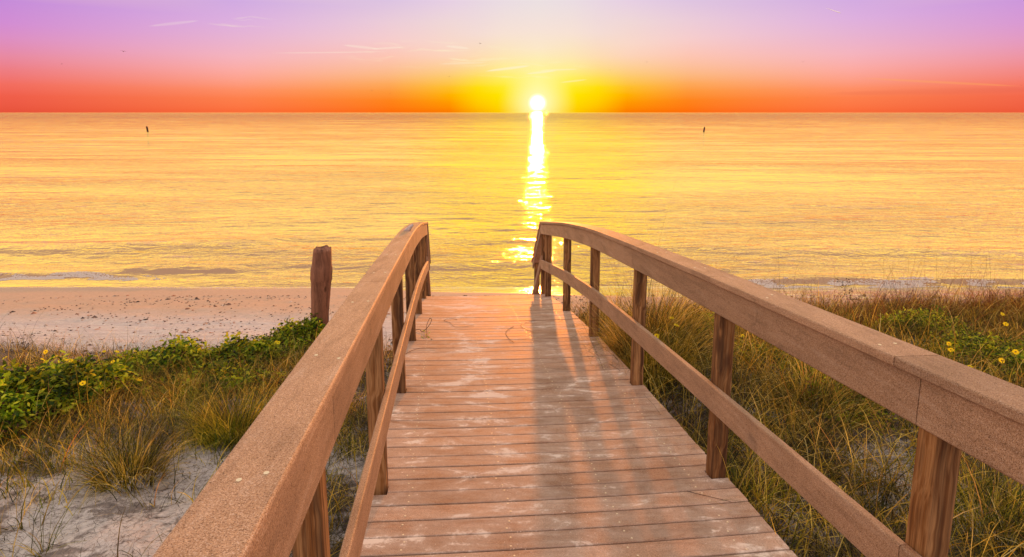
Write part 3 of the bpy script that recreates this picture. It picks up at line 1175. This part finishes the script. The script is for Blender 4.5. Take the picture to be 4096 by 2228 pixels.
def gp(xd, yd, side_z=None):
    """ground point seen at display position"""
    d = ray(xd * 4096 / 2576, yd * 4096 / 2576)
    t = 1.0
    while t < 60:
        p = (d.x * t, d.y * t, CAMZ + d.z * t)
        if p[2] <= float(ground(p[0], p[1])):
            return p[0], p[1]
        t += .03
    return p[0], p[1]


TF = 'distinct grass tufts on the dunes'
T = [
    ('bushy brown grass tuft in the open sand at the lower left', (325, 1205), 1100, .26, .2, .60, M_grass, 14),
    ('large golden grass tuft leaning beside the left handrail', (585, 1100), 1300, .30, .3, .68, M_green, 22),
    ('small straw tuft between the open sand and the left handrail', (470, 1010), 600, .22, .25, .55, M_grass, 16),
    ('sparse upright green tuft at the bottom left corner', (110, 1395), 26, .05, .35, .62, M_green, 4),
    ('pale grass tuft among the leaves below the wooden piling', (745, 930), 300, .16, .3, .6, M_green, 12),
    ('tall feathery grass tuft standing behind the green leaves at the left', (330, 985), 150, .14, .3, .6, M_green, 26),
    ('big dark grass tuft spilling over the right edge of the deck', (1500, 868), 2600, .40, .35, .78, M_grass, 160),
    ('upright dark grass tuft between the two middle right posts', (1575, 830), 1300, .30, .6, 1.1, M_grass, 120),
    ('fresh green grass tuft at the foot of the third right post', (1648, 1000), 90, .06, .25, .5, M_green, 5),
    ('green and straw tuft below the right lower rail near the camera', (1900, 1270), 120, .08, .25, .5, M_green, 6),
    ('golden arching grass tuft behind the near right post', (2050, 1050), 1100, .34, .35, .75, M_grass, 30),
    ('yellow grass tuft at the right edge beside the near right post', (2500, 1330), 700, .3, .3, .6, M_green, 20),
    ('tall wispy grass tuft on the crest near the right frame edge', (2515, 795), 300, .3, .35, .75, M_rust, 60),
    ('thin swaying grass tuft on the crest over the surf foam', (2265, 800), 110, .4, .4, .8, M_rust, 40),
    ('thin grass tuft on the crest left of the dried seed stalk', (2085, 785), 80, .2, .3, .7, M_rust, 22),
]
for i, (lab, (xd, yd), n, rad, L0, L1, mt, tall) in enumerate(T):
    x, y = gp(xd, yd)
    if i in (6, 7):
        x, y, _ = deckpt(*((1.42, 20.6 * PITCHB), (1.62, 24.8 * PITCHB))[i - 6])
    tuft_thing(lab, x, y, n, rad, L0, L1, mt, 500 + i * 3, tall, TF)

# tall single wisps against the beach and the sea
def stems(regions, mat, label, seed):
    parts = []
    r = np.random.default_rng(seed)
    for (x0, x1, y0, y1, n, L0, L1) in regions:
        x, y = r.uniform(x0, x1, n), r.uniform(y0, y1, n)
        k = off_deck(x, y, 1.2) & (fbm(x * 1.3, y * 1.3, 2, seed) > .42)
        x, y = x[k], y[k]
        n = len(x)
        base = np.stack([x, y, ground(x, y)], -1)
        parts.append(blades(base, r.uniform(L0, L1, n), r.uniform(0, 6.28, n), np.abs(r.normal(.1, .2, n)), r.uniform(.1, 1.5, n), r.uniform(.003, .0055, n), 9, 600, wig=.03))
    V, F = join(parts)
    tag(mesh_obj('tall_grass_stems', V, F, mat), label, 'grass', kind='stuff')


stems([(-9, -.8, 7.2, 9.4, 260, .4, 1.0), (-6, -.9, 3.6, 7.5, 420, .35, .9), (1.4, 3.5, 6.5, 9.0, 100, .4, .8), (1.6, 8, 3.5, 8.5, 600, .35, .8)],
      M_grass, 'long thin single golden grass stems among the lower dune plants', 77)
stems([(3.2, 11, 8.6, 10.0, 900, .5, 1.25)], M_rust, 'long thin brown grass stems rising against the water at the right', 78)

# broad leaved shrubs with yellow daisies
LEAF = np.array([(0, 0, 0), (.28, .20, .05), (.5, .15, .045), (.62, .22, .05), (.78, .10, .03), (1, 0, -.06), (.78, -.10, .03), (.62, -.22, .05), (.5, -.15, .045), (.28, -.20, .05), (.5, 0, 0)])
LF = np.array([(0, 1, 10), (1, 2, 10), (2, 3, 10), (3, 4, 10), (4, 5, 10), (5, 6, 10), (6, 7, 10), (7, 8, 10), (8, 9, 10), (9, 0, 10)])


def leaves(P, size, az_, pit, roll_, seed=0):
    n = len(P)
    ca, sa = np.cos(az_), np.sin(az_)
    cp, sp = np.cos(pit), np.sin(pit)
    X_ = np.stack([ca * cp, sa * cp, sp], -1)
    Y_ = np.stack([-sa, ca, np.zeros(n)], -1)
    Z_ = np.cross(X_, Y_)
    cr, sr = np.cos(roll_)[:, None], np.sin(roll_)[:, None]
    Y2 = Y_ * cr + Z_ * sr
    Z2 = -Y_ * sr + Z_ * cr
    V = P[:, None, :] + size[:, None, None] * (LEAF[None, :, 0:1] * X_[:, None] + LEAF[None, :, 1:2] * Y2[:, None] + LEAF[None, :, 2:3] * Z2[:, None])
    F = LF[None] + (np.arange(n) * 11)[:, None, None]
    return V.reshape(-1, 3), F.reshape(-1, 3)


def daisy(c, nrm, R_, seed):
    """yellow ray flower: petals + disc, as two meshes' data"""
    r = np.random.default_rng(seed)
    z = Vector(nrm).normalized()
    x = z.orthogonal().normalized()
    y = z.cross(x)
    V, Fs = [], []
    k = int(r.integers(11, 15))
    for i in range(k):
        a = 2 * math.pi * i / k + r.uniform(-.08, .08)
        w_ = .16 * R_ * 1.5
        d = x * math.cos(a) + y * math.sin(a)
        s_ = z.cross(d)
        L = R_ * r.uniform(.88, 1.08)
        dr = r.uniform(-.12, .12) * R_
        b = len(V)
        V += [c + d * (.22 * R_) - s_ * w_ * .4, c + d * (.22 * R_) + s_ * w_ * .4, c + d * (L * .65) + s_ * w_ * .75 + z * .08 * R_, c + d * L + z * dr, c + d * (L * .65) - s_ * w_ * .75 + z * .08 * R_]
        Fs.append((b, b + 1, b + 2, b + 3, b + 4))
    D, G = [], []
    for ring, (rr, hh) in enumerate(((.22, 0), (.20, .08), (.11, .13))):
        for i in range(10):
            a = 2 * math.pi * i / 10
            D.append(c + (x * math.cos(a) + y * math.sin(a)) * rr * R_ + z * hh * R_)
    for i in range(10):
        j = (i + 1) % 10
        G += [(i, j, 10 + j, 10 + i), (10 + i, 10 + j, 20 + j, 20 + i)]
    G.append(tuple(range(20, 30)))
    return V, Fs, D, G


def shrub(label, xd0, xd1, yd, n, hgt, seed, flowers=(), depth=.8, dead=.25, size=(.05, .105), lean_y=0.0):
    """low mound of leafy stems between two photo positions; flowers at photo positions"""
    r = np.random.default_rng(seed)
    xa, ya = gp(xd0, yd)
    xb, yb = gp(xd1, yd)
    cx, cy = (xa + xb) / 2, (ya + yb) / 2
    rx = max(.2, abs(xb - xa) / 2)
    cz = float(ground(cx, cy))
    root = empty('beach_daisy_bush', (cx, cy, cz), label, 'shrub', 'leafy beach daisy bushes')
    # stems
    ns = int(n / 14)
    a = r.uniform(0, 6.28, ns)
    d = np.sqrt(r.random(ns))
    sx, sy = cx + rx * d * np.cos(a), cy + depth * d * np.sin(a)
    ok = off_deck(sx, sy, 1.16)
    sx, sy, d = sx[ok], sy[ok], d[ok]
    ns = len(sx)
    bump_ = .55 + .9 * fbm(sx * 2.5, sy * 2.5, 2, seed)
    sh = hgt * (1 - .55 * d ** 2) * bump_ * r.uniform(.6, 1.05, ns)
    tipx, tipy = sx + r.normal(0, .05, ns), sy + r.normal(0, .05, ns)
    gz = ground(sx, sy)
    stm = blades(np.stack([sx, sy, gz - .02], -1), sh, r.uniform(0, 6.28, ns), np.abs(r.normal(.1, .15, ns)), r.uniform(0, .6, ns), np.full(ns, .006), 4, seed, wig=.1)
    mesh_obj('stems', stm[0], stm[1], M_dead, root)['kind'] = 'stuff'
    P, S, Az, Pi_, Ro = [], [], [], [], []
    m_ = 14
    for k in range(m_):
        t = r.uniform(.35, 1.0, ns) ** .7
        P.append(np.stack([sx + r.normal(0, .045, ns), sy + r.normal(0, .045, ns), gz + sh * t], -1))
        S.append(r.uniform(*size, ns))
        Az.append(r.uniform(0, 6.28, ns))
        Pi_.append(r.normal(-.05, .5, ns))
        Ro.append(r.normal(0, .6, ns))
    P, S, Az, Pi_, Ro = [np.concatenate(q) for q in (P, S, Az, Pi_, Ro)]
    isdead = r.random(len(P)) < dead * (1.0 - .5 * (P[:, 2] > np.median(P[:, 2])))
    V, F = leaves(P[~isdead], S[~isdead], Az[~isdead], Pi_[~isdead], Ro[~isdead])
    mesh_obj('foliage', V, F, M_leaf, root)
    if isdead.sum() > 5:
        V, F = leaves(P[isdead], S[isdead] * .7, Az[isdead], Pi_[isdead] - .5, Ro[isdead] * 2)
        mesh_obj('withered_leaves', V, F, M_leafd, root)
    for q, (fx, fy) in enumerate(flowers):
        dd = ray(fx * 4096 / 2576, fy * 4096 / 2576)
        # stands on the slice of the mound nearest to where the line of sight crosses its top
        t = 1.0
        while t < 30:
            p = Vector((dd.x * t, dd.y * t, CAMZ + dd.z * t))
            if p.z < float(ground(p.x, p.y)) + hgt * .95:
                break
            t += .02
        c_ = p
        nrm = (r.uniform(-.4, .4), r.uniform(-.9, .1), r.uniform(.5, 1.0))
        pv, pf, dv, df_ = daisy(c_, nrm, r.uniform(.026, .036), seed * 10 + q)
        fo = mesh_obj('flower', pv, pf, M_petal, root)
        mesh_obj('flower_disc', dv, df_, M_disc, fo).matrix_parent_inverse = Matrix.Translation(-root.location) if False else fo.matrix_world.inverted()
        zg = float(ground(c_.x, c_.y))
        st_ = blades(np.array([[c_.x, c_.y + .02, zg]]), np.array([c_.z - zg]), np.array([-1.57]), np.array([.05]), np.array([.0]), np.array([.004]), 4, q)
        mesh_obj('flower_stalk', st_[0], st_[1], M_leaf, fo).matrix_parent_inverse = fo.matrix_world.inverted()
    return root


SHR = [
    ('dense bright green bush filling the far left edge', -90, 150, 1075, 4600, .62, 700, [(9, 968), (12, 900)], .9),
    ('green bush with several yellow daisies along its top at the left', 60, 330, 1010, 4600, .58, 701, [(115, 885), (178, 908), (208, 964), (284, 910), (140, 897), (262, 884)], .8),
    ('green leafy bush with brown withered stems behind the thin grass', 340, 560, 935, 3400, .48, 702, [], .45),
    ('green bush with one orange tinged daisy in front of the beach', 540, 700, 925, 3200, .48, 703, [(575, 925)], .5),
    ('green bush growing round the foot of the wooden piling', 680, 830, 880, 3000, .50, 704, [(700, 862)], .5),
    ('low green bush filling the gap left of the brown stemmed bush', 250, 430, 950, 2400, .46, 712, [], .5),
    ('sparse brown and green bush in front of the leafy band at the left', 380, 700, 985, 1500, .30, 711, [], .5),
    ('yellow green bush behind the third right post', 1640, 1800, 850, 3000, .46, 705, [(1690, 800), (1702, 818), (1652, 845)], .6),
    ('small green bush under the right handrail behind the second post', 1850, 1960, 905, 1500, .30, 706, [(1868, 845), (1848, 862)], .5),
    ('low green bush between the handrail and the second right post', 2000, 2110, 960, 1400, .26, 707, [], .5),
    ('green bush with yellow daisies at the right edge beyond the handrail', 2380, 2640, 930, 4200, .46, 708, [(2392, 880), (2440, 922), (2520, 907), (2555, 885), (2530, 815), (2522, 790)], .8),
    ('feathery green bush above the handrail near the right', 2250, 2420, 850, 3000, .42, 709, [(2387, 865)], .5),
    ('sparse yellow green bush beside the large golden tuft', 2020, 2180, 1020, 1300, .30, 710, [], .6),
]
for s_ in SHR:
    lab, a, b, yd, n, h_, seed, fl, dp = s_
    if a > 1500:
        shrub(lab, a, b, yd, int(n * 1.5), h_ * .85, seed, fl, dp, dead=.35, size=(.022, .055))
    else:
        shrub(lab, a, b, yd, n, h_, seed, fl, dp)


# dried seed stalks
def seed_stalk(label, xd, yd, h_, lean, seed, nheads):
    r = random.Random(seed)
    x, y = gp(xd, yd)
    z = float(ground(x, y))
    root = empty('dried_seed_stalk', (x, y, z), label, 'dried plant', 'dried seed stalks on the dunes')
    mb = MB()
    pts = []
    for k in range(9):
        t = k / 8
        pts.append(Vector((x + lean * t * t * h_ + .01 * math.sin(7 * t + seed), y + .05 * t, z + h_ * t)))

    def tube(pp, r0, r1):
        rings = []
        for k, p in enumerate(pp):
            rr = r0 + (r1 - r0) * k / (len(pp) - 1)
            rings.append([p + Vector((rr * math.cos(q * math.pi / 2.5), rr * math.sin(q * math.pi / 2.5), 0)) for q in range(5)])
        mb.sweep([[tuple(v) for v in ring] for ring in rings])
    tube(pts, .004, .0018)
    tips = []
    for b in range(nheads):
        t = r.uniform(.45, 1)
        i = min(7, int(t * 8))
        p0 = pts[i].lerp(pts[i + 1], t * 8 - i)
        a = r.uniform(0, 6.28)
        L = r.uniform(.03, .10)
        p1 = p0 + Vector((math.cos(a) * L, math.sin(a) * L, L * r.uniform(.2, 1)))
        tube([p0, p0.lerp(p1, .5) + Vector((0, 0, -.004)), p1], .0022, .0014)
        tips.append(p1)
    mb.build('stalk', M_seed, root)
    mb2 = MB()
    for p in tips:
        rr = r.uniform(.007, .014)
        V = [(0, 0, -1), (1, 0, 0), (.3, .95, 0), (-.8, .6, 0), (-.8, -.6, 0), (.3, -.95, 0), (0, 0, 1.2)]
        mb2.add([(p.x + a * rr, p.y + b * rr, p.z + c * rr) for a, b, c in V],
                [(0, 2, 1), (0, 3, 2), (0, 4, 3), (0, 5, 4), (0, 1, 5), (6, 1, 2), (6, 2, 3), (6, 3, 4), (6, 4, 5), (6, 5, 1)])
    mb2.build('seed_heads', M_seed, root)


seed_stalk('dark crooked seed stalk against the surf at the right', 2135, 800, .62, -.25, 3, 26)
seed_stalk('short dark seed stalk left of the crooked one on the right crest', 2110, 800, .34, .2, 4, 10)
seed_stalk('dark seed stalk beside the wooden piling', 675, 905, .42, .1, 5, 14)
seed_stalk('small dark seed stalk on the leafy bushes at left centre', 565, 930, .30, -.1, 6, 10)
seed_stalk('dark seed stalk behind the third right post', 1745, 880, .55, .1, 7, 10)

# ------------------------------------------------------------------ wooden piling
pz = at_y(1265, 1300, 10.2)
pb = Vector((pz.x, 10.2, float(ground(pz.x, 10.2)) - .3))
ptop = at_y(1290, 992, 10.2)
mb = MB()
rings = []
NR, NS = 34, 26
rr_ = random.Random(5)
for i in range(NR):
    t = i / (NR - 1)
    c = pb.lerp(ptop, t)
    base_r = .168 - .016 * t + .012 * math.sin(t * 9 + 1) + (.012 if .70 < t < .84 else 0)
    ring = []
    for j in range(NS):
        a = 2 * math.pi * j / NS
        k = 1 + .03 * math.sin(3 * a + 1 + t) + .02 * math.sin(7 * a + 4 * t) + .02 * math.sin(13 * a + 2 * t) + rr_.uniform(-.012, .012)
        z = c.z + (0 if i < NR - 1 else .010 * math.sin(2 * a) + .010 * math.sin(5 * a + 1) + rr_.uniform(-.014, .014))
        ring.append((c.x + base_r * k * math.cos(a), c.y + base_r * k * math.sin(a), z))
    rings.append(ring)
c = ptop
for q, dz in ((.6, -.035), (.25, -.05)):
    rings.append([(c.x + (x_ - c.x) * q, c.y + (y_ - c.y) * q, c.z + dz + rr_.uniform(-.012, .012)) for x_, y_, z_ in rings[NR - 1]])
loc = Vector((pb.x, pb.y, pb.z))
rings = [[(a - loc.x, b - loc.y, c_ - loc.z) for a, b, c_ in r] for r in rings]
mb.sweep(rings)
po = mb.build('wooden_piling', M_pile, smooth=True)
po.location = loc
tag(po, 'weathered round wooden piling with a broken top standing on the sand left of the boardwalk', 'piling')

# stone in the near left sand
x, y = gp(405, 1232)
M_stone = simple('pale_rough_stone', lin((178, 164, 148)), .9, .2, 40)
st_o = lump('stone', (x, y, float(ground(x, y)) + .02), .062, M_stone, 9, (1.2, .7, .5))
tag(st_o, 'pale rough stone lying in the sand by the left grass tuft', 'stone')

# shells and pebbles over the beach
def bits(name, label, n, seed, cols_, xr, yr, rr, group_fn=None):
    r = np.random.default_rng(seed)
    x, y = r.uniform(*xr, n), r.uniform(*yr, n)
    k = r.random(n) < np.clip(fbm(x * .9, y * 1.6, 3, seed) * 1.6 - .45, 0, 1)
    x, y = x[k], y[k]
    n = len(x)
    rad = r.uniform(*rr, n) * (1 + 1.5 * (r.random(n) < .06))
    a = np.linspace(0, 2 * math.pi, 8)[:-1]
    sh = r.uniform(.6, 1.2, (n, 7))
    V = np.zeros((n, 8, 3))
    V[:, :7, 0] = np.cos(a)[None] * rad[:, None] * sh * 1.2
    V[:, :7, 1] = np.sin(a)[None] * rad[:, None] * sh
    V[:, 7, 2] = rad * r.uniform(.4, .9, n)
    V[:, :, 0] += x[:, None]
    V[:, :, 1] += y[:, None]
    V[:, :, 2] += (ground(x, y) + .002)[:, None]
    F = np.array([(i, (i + 1) % 7, 7) for i in range(7)])
    F = (F[None] + (np.arange(n) * 8)[:, None, None]).reshape(-1, 3)
    o = mesh_obj(name, V, F, veg_mat(name + '_surface', cols_, .0, .7))
    tag(o, label, 'shell litter', kind='stuff')


bits('shell_litter', 'small broken shells and pebbles strewn over the beach', 14000, 81,
     [(0, (66, 50, 46)), (.35, (120, 92, 76)), (.6, (178, 112, 74)), (1, (226, 206, 188))], (-17, 17), (9.6, 15.2), (.008, .026))


# sand crumbs on the boards
def crumbs():
    r = np.random.default_rng(91)
    Vs, n = [], 0
    us, vs_, rad = [], [], []
    for (u0, v0, su, sv, m_, r0) in ((-.30, -2.2 * PITCHB, .09, .16, 240, .0045), (-.34, 1.0, .16, .14, 120, .0035), (-.28, .45, .05, .3, 90, .004), (-.5, .75, .04, .02, 50, .005),
                                     (.35, 2.2, .08, .10, 90, .004), (.12, .05, .03, .4, 70, .004), (.05, -.95, .04, .2, 70, .005), (.6, .9, .08, .08, 60, .003), (.1, 1.6, .9, 2.6, 380, .0026), (.95, .55, .05, .05, 60, .003)):
        us.append(r.normal(u0, su, m_))
        vs_.append(r.normal(v0, sv, m_))
        rad.append(r.uniform(.5, 1.3, m_) * r0 * .8)
    us, vs_, rad = map(np.concatenate, (us, vs_, rad))
    k = np.abs(us) < 1.03
    us, vs_, rad = us[k], vs_[k], rad[k]
    n = len(us)
    P = np.array([deckpt(u, v, .001) for u, v in zip(us, vs_)])
    a = np.linspace(0, 2 * math.pi, 7)[:-1]
    sh = r.uniform(.6, 1.3, (n, 6))
    V = np.zeros((n, 7, 3))
    V[:, :6, 0] = np.cos(a)[None] * rad[:, None] * sh
    V[:, :6, 1] = np.sin(a)[None] * rad[:, None] * sh
    V[:, 6, 2] = rad * .35
    V += P[:, None, :]
    F = np.array([(i, (i + 1) % 6, 6) for i in range(6)])
    F = (F[None] + (np.arange(n) * 7)[:, None, None]).reshape(-1, 3)
    o = mesh_obj('sand_crumbs', V, F, simple('loose_sand', lin((216, 190, 170)), .95, .1))
    tag(o, 'loose crumbs of pale sand scattered on the boardwalk planks', 'sand', kind='stuff')


crumbs()


# little vine and twigs on the deck
def twig(name, label, cat, pts_uvh, r0, r1, mat, leaf=None):
    mb = MB()
    P = [Vector(deckpt(u, v, h)) for u, v, h in pts_uvh]
    Q = []
    for i in range(len(P) - 1):
        a = P[max(0, i - 1)]
        b, c_ = P[i], P[i + 1]
        d = P[min(len(P) - 1, i + 2)]
        for k in range(4):
            t = k / 4
            Q.append(.5 * ((2 * b) + (c_ - a) * t + (2 * a - 5 * b + 4 * c_ - d) * t * t + (-a + 3 * b - 3 * c_ + d) * t ** 3))
    Q.append(P[-1])
    rings = []
    for k, p in enumerate(Q):
        rr = r0 + (r1 - r0) * k / (len(Q) - 1)
        dn = (Q[min(k + 1, len(Q) - 1)] - Q[max(k - 1, 0)]).normalized()
        x_ = dn.orthogonal().normalized()
        y_ = dn.cross(x_)
        rings.append([tuple(p + x_ * rr * math.cos(q * math.pi / 2.5) + y_ * rr * math.sin(q * math.pi / 2.5)) for q in range(5)])
    mb.sweep(rings)
    if leaf is None:
        return tag(mb.build(name, mat), label, cat)
    root = empty(name, deckpt(*pts_uvh[0]), label, cat)
    mb.build('vine_stem', mat, root)
    r = np.random.default_rng(4)
    LP = np.array([deckpt(*q) for q in leaf])
    n = len(LP)
    V, F = leaves(LP, r.uniform(.045, .06, n), r.uniform(0, 6.28, n), r.normal(.1, .3, n), r.normal(0, .4, n))
    mesh_obj('vine_leaves', V, F, M_leaf, root)
    return root


def uvh_at(xd, yd):
    """deck coordinates seen at a display position"""
    d = ray(xd * 4096 / 2576, yd * 4096 / 2576)
    t = 2.0
    while t < 14:
        x, y, z = d.x * t, d.y * t, CAMZ + d.z * t
        u, v = uv_of(x, y)
        if z <= prof(v) + ROLL * u:
            return float(u), float(v)
        t += .01
    return 0.0, 5.0


def U(xd, yd, h=.006):
    u, v = uvh_at(xd, yd)
    return (u, v, h)


twig('vine_sprig', 'small curled vine sprig with green leaves lying on the deck by the left posts', 'vine sprig',
     [U(1042, 833), U(1055, 832, .02), U(1062, 836, .01), U(1072, 833, .03), U(1082, 828, .07), U(1086, 822, .10), U(1081, 818, .09), U(1073, 826, .03), U(1074, 843, .02), U(1073, 850, .012)], .004, .003, M_seed,
     leaf=[U(1070, 844, .02), U(1078, 844, .025), U(1074, 848, .02), U(1066, 853, .01), U(1083, 853, .01), U(1071, 840, .03)])
twig('dry_grass_straw', 'long looping straw stem lying across the middle planks', 'straw', [U(1150, 803), U(1130, 800), U(1117, 806), U(1132, 811), U(1142, 820), U(1165, 821), U(1192, 816)], .0022, .0014, M_dead)
twig('dry_grass_straw', 'curved pale straw stem on the sunlit planks left of the post shadow', 'straw', [U(1292, 820), U(1280, 826), U(1272, 836), U(1280, 850), U(1292, 860)], .0025, .0018, M_dead)
twig('dry_grass_straw', 'bent straw stem in the sunlit band near the post shadow', 'straw', [U(1345, 806), U(1318, 812), U(1310, 819), U(1325, 828), U(1342, 834)], .002, .0014, M_dead)
twig('dry_grass_straw', 'greenish straw stem on the planks by the left lower rail', 'straw', [U(1015, 896), U(1035, 884), U(1060, 876), U(1098, 876)], .0025, .0014, M_dead)
twig('dry_grass_straw', 'thin curled straw on the planks near the first right post', 'straw', [U(1790, 1015), U(1768, 1090), U(1792, 1130), U(1830, 1124)][1:], .0022, .0014, M_dead)
twig('dry_grass_straw', 'thin straw lying on the nearest planks at the right', 'straw', [U(1728, 1235), U(1752, 1242), U(1790, 1252), U(1838, 1264)], .0018, .0012, M_dead)
mb_parts = []
r = np.random.default_rng(19)
n = 45
dl = [deckpt(r.normal(.86, .06), 49.3 * PITCHB + r.normal(0, .07), .01 + abs(r.normal(0, .02))) for _ in range(n)]
V, F = blades(np.array(dl), r.uniform(.04, .14, n), r.uniform(0, 6.28, n), r.uniform(.7, 1.6, n), r.uniform(-1, 2, n), r.uniform(.003, .006, n), 5, 20, wig=.5)
tag(mesh_obj('twig_debris', V, F, M_dead), 'small heap of brown twigs at the foot of the last right post', 'plant litter', kind='stuff')


# ------------------------------------------------------------------ markers in the sea
M_mark = simple('dark_marker_pole', lin((70, 34, 26)), .7, .3, 4)
M_mtop = simple('marker_top_paint', lin((200, 130, 90)), .6, .3)


def marker(label, x, y, lean):
    b = on_z(x, y, Z_SEA)
    root = empty('sea_marker', b, label, 'marker post', 'marker posts standing in the sea')
    H_ = math.dist(b, (0, 0, CAMZ)) * 19 / F_PX
    R_ = H_ * .16

    def tube(z0, z1, r0, r1, name, mt):
        mb = MB()
        rings = []
        for k in range(7):
            t = k / 6
            z = z0 + (z1 - z0) * t
            rr = r0 + (r1 - r0) * t
            rings.append([(b.x + lean * (z) + rr * math.cos(q * math.pi / 5), b.y + rr * math.sin(q * math.pi / 5), b.z + z) for q in range(10)])
        mb.sweep(rings)
        mb.build(name, mt, root)
    tube(-.4, H_ * .86, R_, R_ * .92, 'pole', M_mark)
    tube(H_ * .862, H_ * .93, R_ * .45, R_ * .4, 'neck', M_mark)
    tube(H_ * .932, H_ * 1.04, R_ * .62, R_ * .35, 'cap', M_mtop)


marker('dark leaning marker post in the sea at the far left', 591, 526, -.10)
marker('dark leaning marker post in the sea right of the sun', 2815, 527, .13)

# ------------------------------------------------------------------ birds
M_bird = simple('bird_plumage', lin((70, 44, 58)), .8)


def bird_mesh(flap, seed):
    """gull with body, tail and bent wings, span 1"""
    mb = MB()
    rings = []
    for t, rr in ((-.28, .008), (-.22, .03), (-.1, .05), (.05, .055), (.16, .04), (.2, .036), (.25, .03), (.29, .012), (.33, .004)):
        rings.append([(t, rr * math.cos(q * math.pi / 4), rr * .9 * math.sin(q * math.pi / 4)) for q in range(8)])
    mb.sweep(rings)
    body = (mb.v, mb.f)
    wings = []
    for s in (-1, 1):
        up = flap
        pts = [(.08, .03 * s, .02), (-.10, .03 * s, .02), (.10, .24 * s, .02 + up * .18), (-.06, .24 * s, .02 + up * .18), (.0, .40 * s, .02 + up * .14), (-.08, .40 * s, .02 + up * .13), (-.12, .52 * s, .02 + up * .06)]
        th_ = .012
        V = pts + [(a, b, c - th_) for a, b, c in pts]
        F_ = [(0, 1, 3, 2), (2, 3, 5, 4), (4, 5, 6), (7, 9, 10, 8), (9, 11, 12, 10), (11, 13, 12), (0, 2, 9, 7), (2, 4, 11, 9), (4, 6, 13, 11), (1, 8, 10, 3), (3, 10, 12, 5), (5, 12, 13, 6)]
        wings.append((V, F_))
    tail = ([(-.26, .02, 0), (-.26, -.02, 0), (-.40, .06, .005), (-.40, -.06, .005), (-.26, .02, -.01), (-.26, -.02, -.01), (-.40, .06, -.005), (-.40, -.06, -.005)],
            [(0, 1, 3, 2), (4, 6, 7, 5), (2, 3, 7, 6), (0, 2, 6, 4), (1, 5, 7, 3)])
    return body, wings, tail


def bird(label, x, y, span_px, flap, head, seed, dist):
    d = ray(x, y).normalized() * dist
    span = dist * span_px / F_PX
    root = empty('seagull', (d.x, d.y, CAMZ + d.z), label, 'bird', 'birds flying over the sea')
    body, wings, tail = bird_mesh(flap, seed)
    rot = Matrix.Rotation(head, 3, 'Z') @ Matrix.Rotation(random.Random(seed).uniform(-.3, .3), 3, 'X')

    def put(name, VF):
        mb = MB()
        mb.add([tuple(Vector(root.location) + rot @ (Vector(v) * span)) for v in VF[0]], VF[1])
        mb.build(name, M_bird, root, smooth=False)
    put('body', body)
    for wv_ in wings:
        put('wing', wv_)
    put('tail', tail)


BIRDS = [
    ('large dark gull gliding in the lilac sky at the left', 493, 206, 17, .9, 1.4),
    ('faint gull below and left of the large left gull', 247, 256, 7, .6, .5),
    ('gull with raised wings in the pale sky left of the sun', 1920, 175, 13, 1.3, .8),
    ('dark gull in the orange sky above the left handrail', 1487, 361, 10, -.8, 1.2),
    ('tiny gull right of the dark one above the left handrail', 1560, 375, 5, .5, .3),
    ('gull gliding in the pink sky right of the sun', 2587, 248, 10, .4, 1.5),
    ('tiny gull between the sun and the right pink gull', 2440, 280, 6, .6, .8),
    ('gull high over the orange band at the right', 3213, 247, 8, .8, .7),
    ('gull low over the horizon right of the leaning marker post', 3228, 391, 6, .5, 1.1),
    ('upper one of two gulls at the right frame edge', 4081, 308, 7, .9, .6),
    ('lower one of two gulls at the right frame edge', 4085, 341, 5, .3, 1.3),
    ('left one of three small gulls in the yellow sky right of the sun', 2526, 353, 5, .7, .4),
    ('middle one of three small gulls in the yellow sky right of the sun', 2539, 330, 6, .5, 1.4),
    ('right one of three small gulls in the yellow sky right of the sun', 2616, 329, 5, .6, .9),
    ('upper gull of a pair between the cirrus and the sun', 1797, 306, 6, .9, .2),
    ('lower gull of a pair between the cirrus and the sun', 1833, 320, 5, .3, 1.2),
    ('faint gull in the orange sky over the left sea marker', 592, 297, 6, .2, 1.5),
    ('faint gull in the orange sky right of the left sea marker', 778, 324, 5, .7, .3),
    ('gull skimming the sea just below the horizon right of the sun', 2481, 479, 6, .6, 1.3),
    ('tiny gull over the left beam of clouds above the left handrail', 1600, 259, 5, .5, .7),
    ('small gull over the sea straight above the left handrail', 1717, 500, 5, .4, .5),
    ('small gull over the sea between the left marker and the frame edge', 350, 500, 6, .5, .5),
    ('small gull over the sea left of the right marker post', 2782, 498, 5, .4, .9),
    ('tiny gull in the red sky far right above the horizon', 3370, 369, 5, .4, .9),
]
for i, (lab, x, y, sp, fl, hd) in enumerate(BIRDS):
    bird(lab, x, y, sp, fl, hd + math.pi / 2 - 1.2, i, 60 if y < 440 else 55)

# contrail, far up
a, b = ray(3305, 32).normalized() * 9000, ray(3363, 52).normalized() * 9000
m_c, t_, out_ = new_mat('contrail_ice')
principled(t_, out_, (.95, .93, .95, 1), .9, .0)
mb = MB()
rings = []
dn = (b - a).normalized()
x_ = dn.orthogonal().normalized()
y_ = dn.cross(x_)
for k in range(13):
    t = k / 12
    rr = 1.2 + 4.2 * t * (1 - max(0, t - .9) * 9)
    p = a.lerp(b, t) + Vector((0, 0, CAMZ))
    rings.append([tuple(p + x_ * rr * math.cos(q * math.pi / 4) + y_ * rr * math.sin(q * math.pi / 4)) for q in range(8)])
mb.sweep(rings)
tag(mb.build('contrail', m_c, smooth=True), 'short white contrail slanting in the upper right sky', 'contrail')
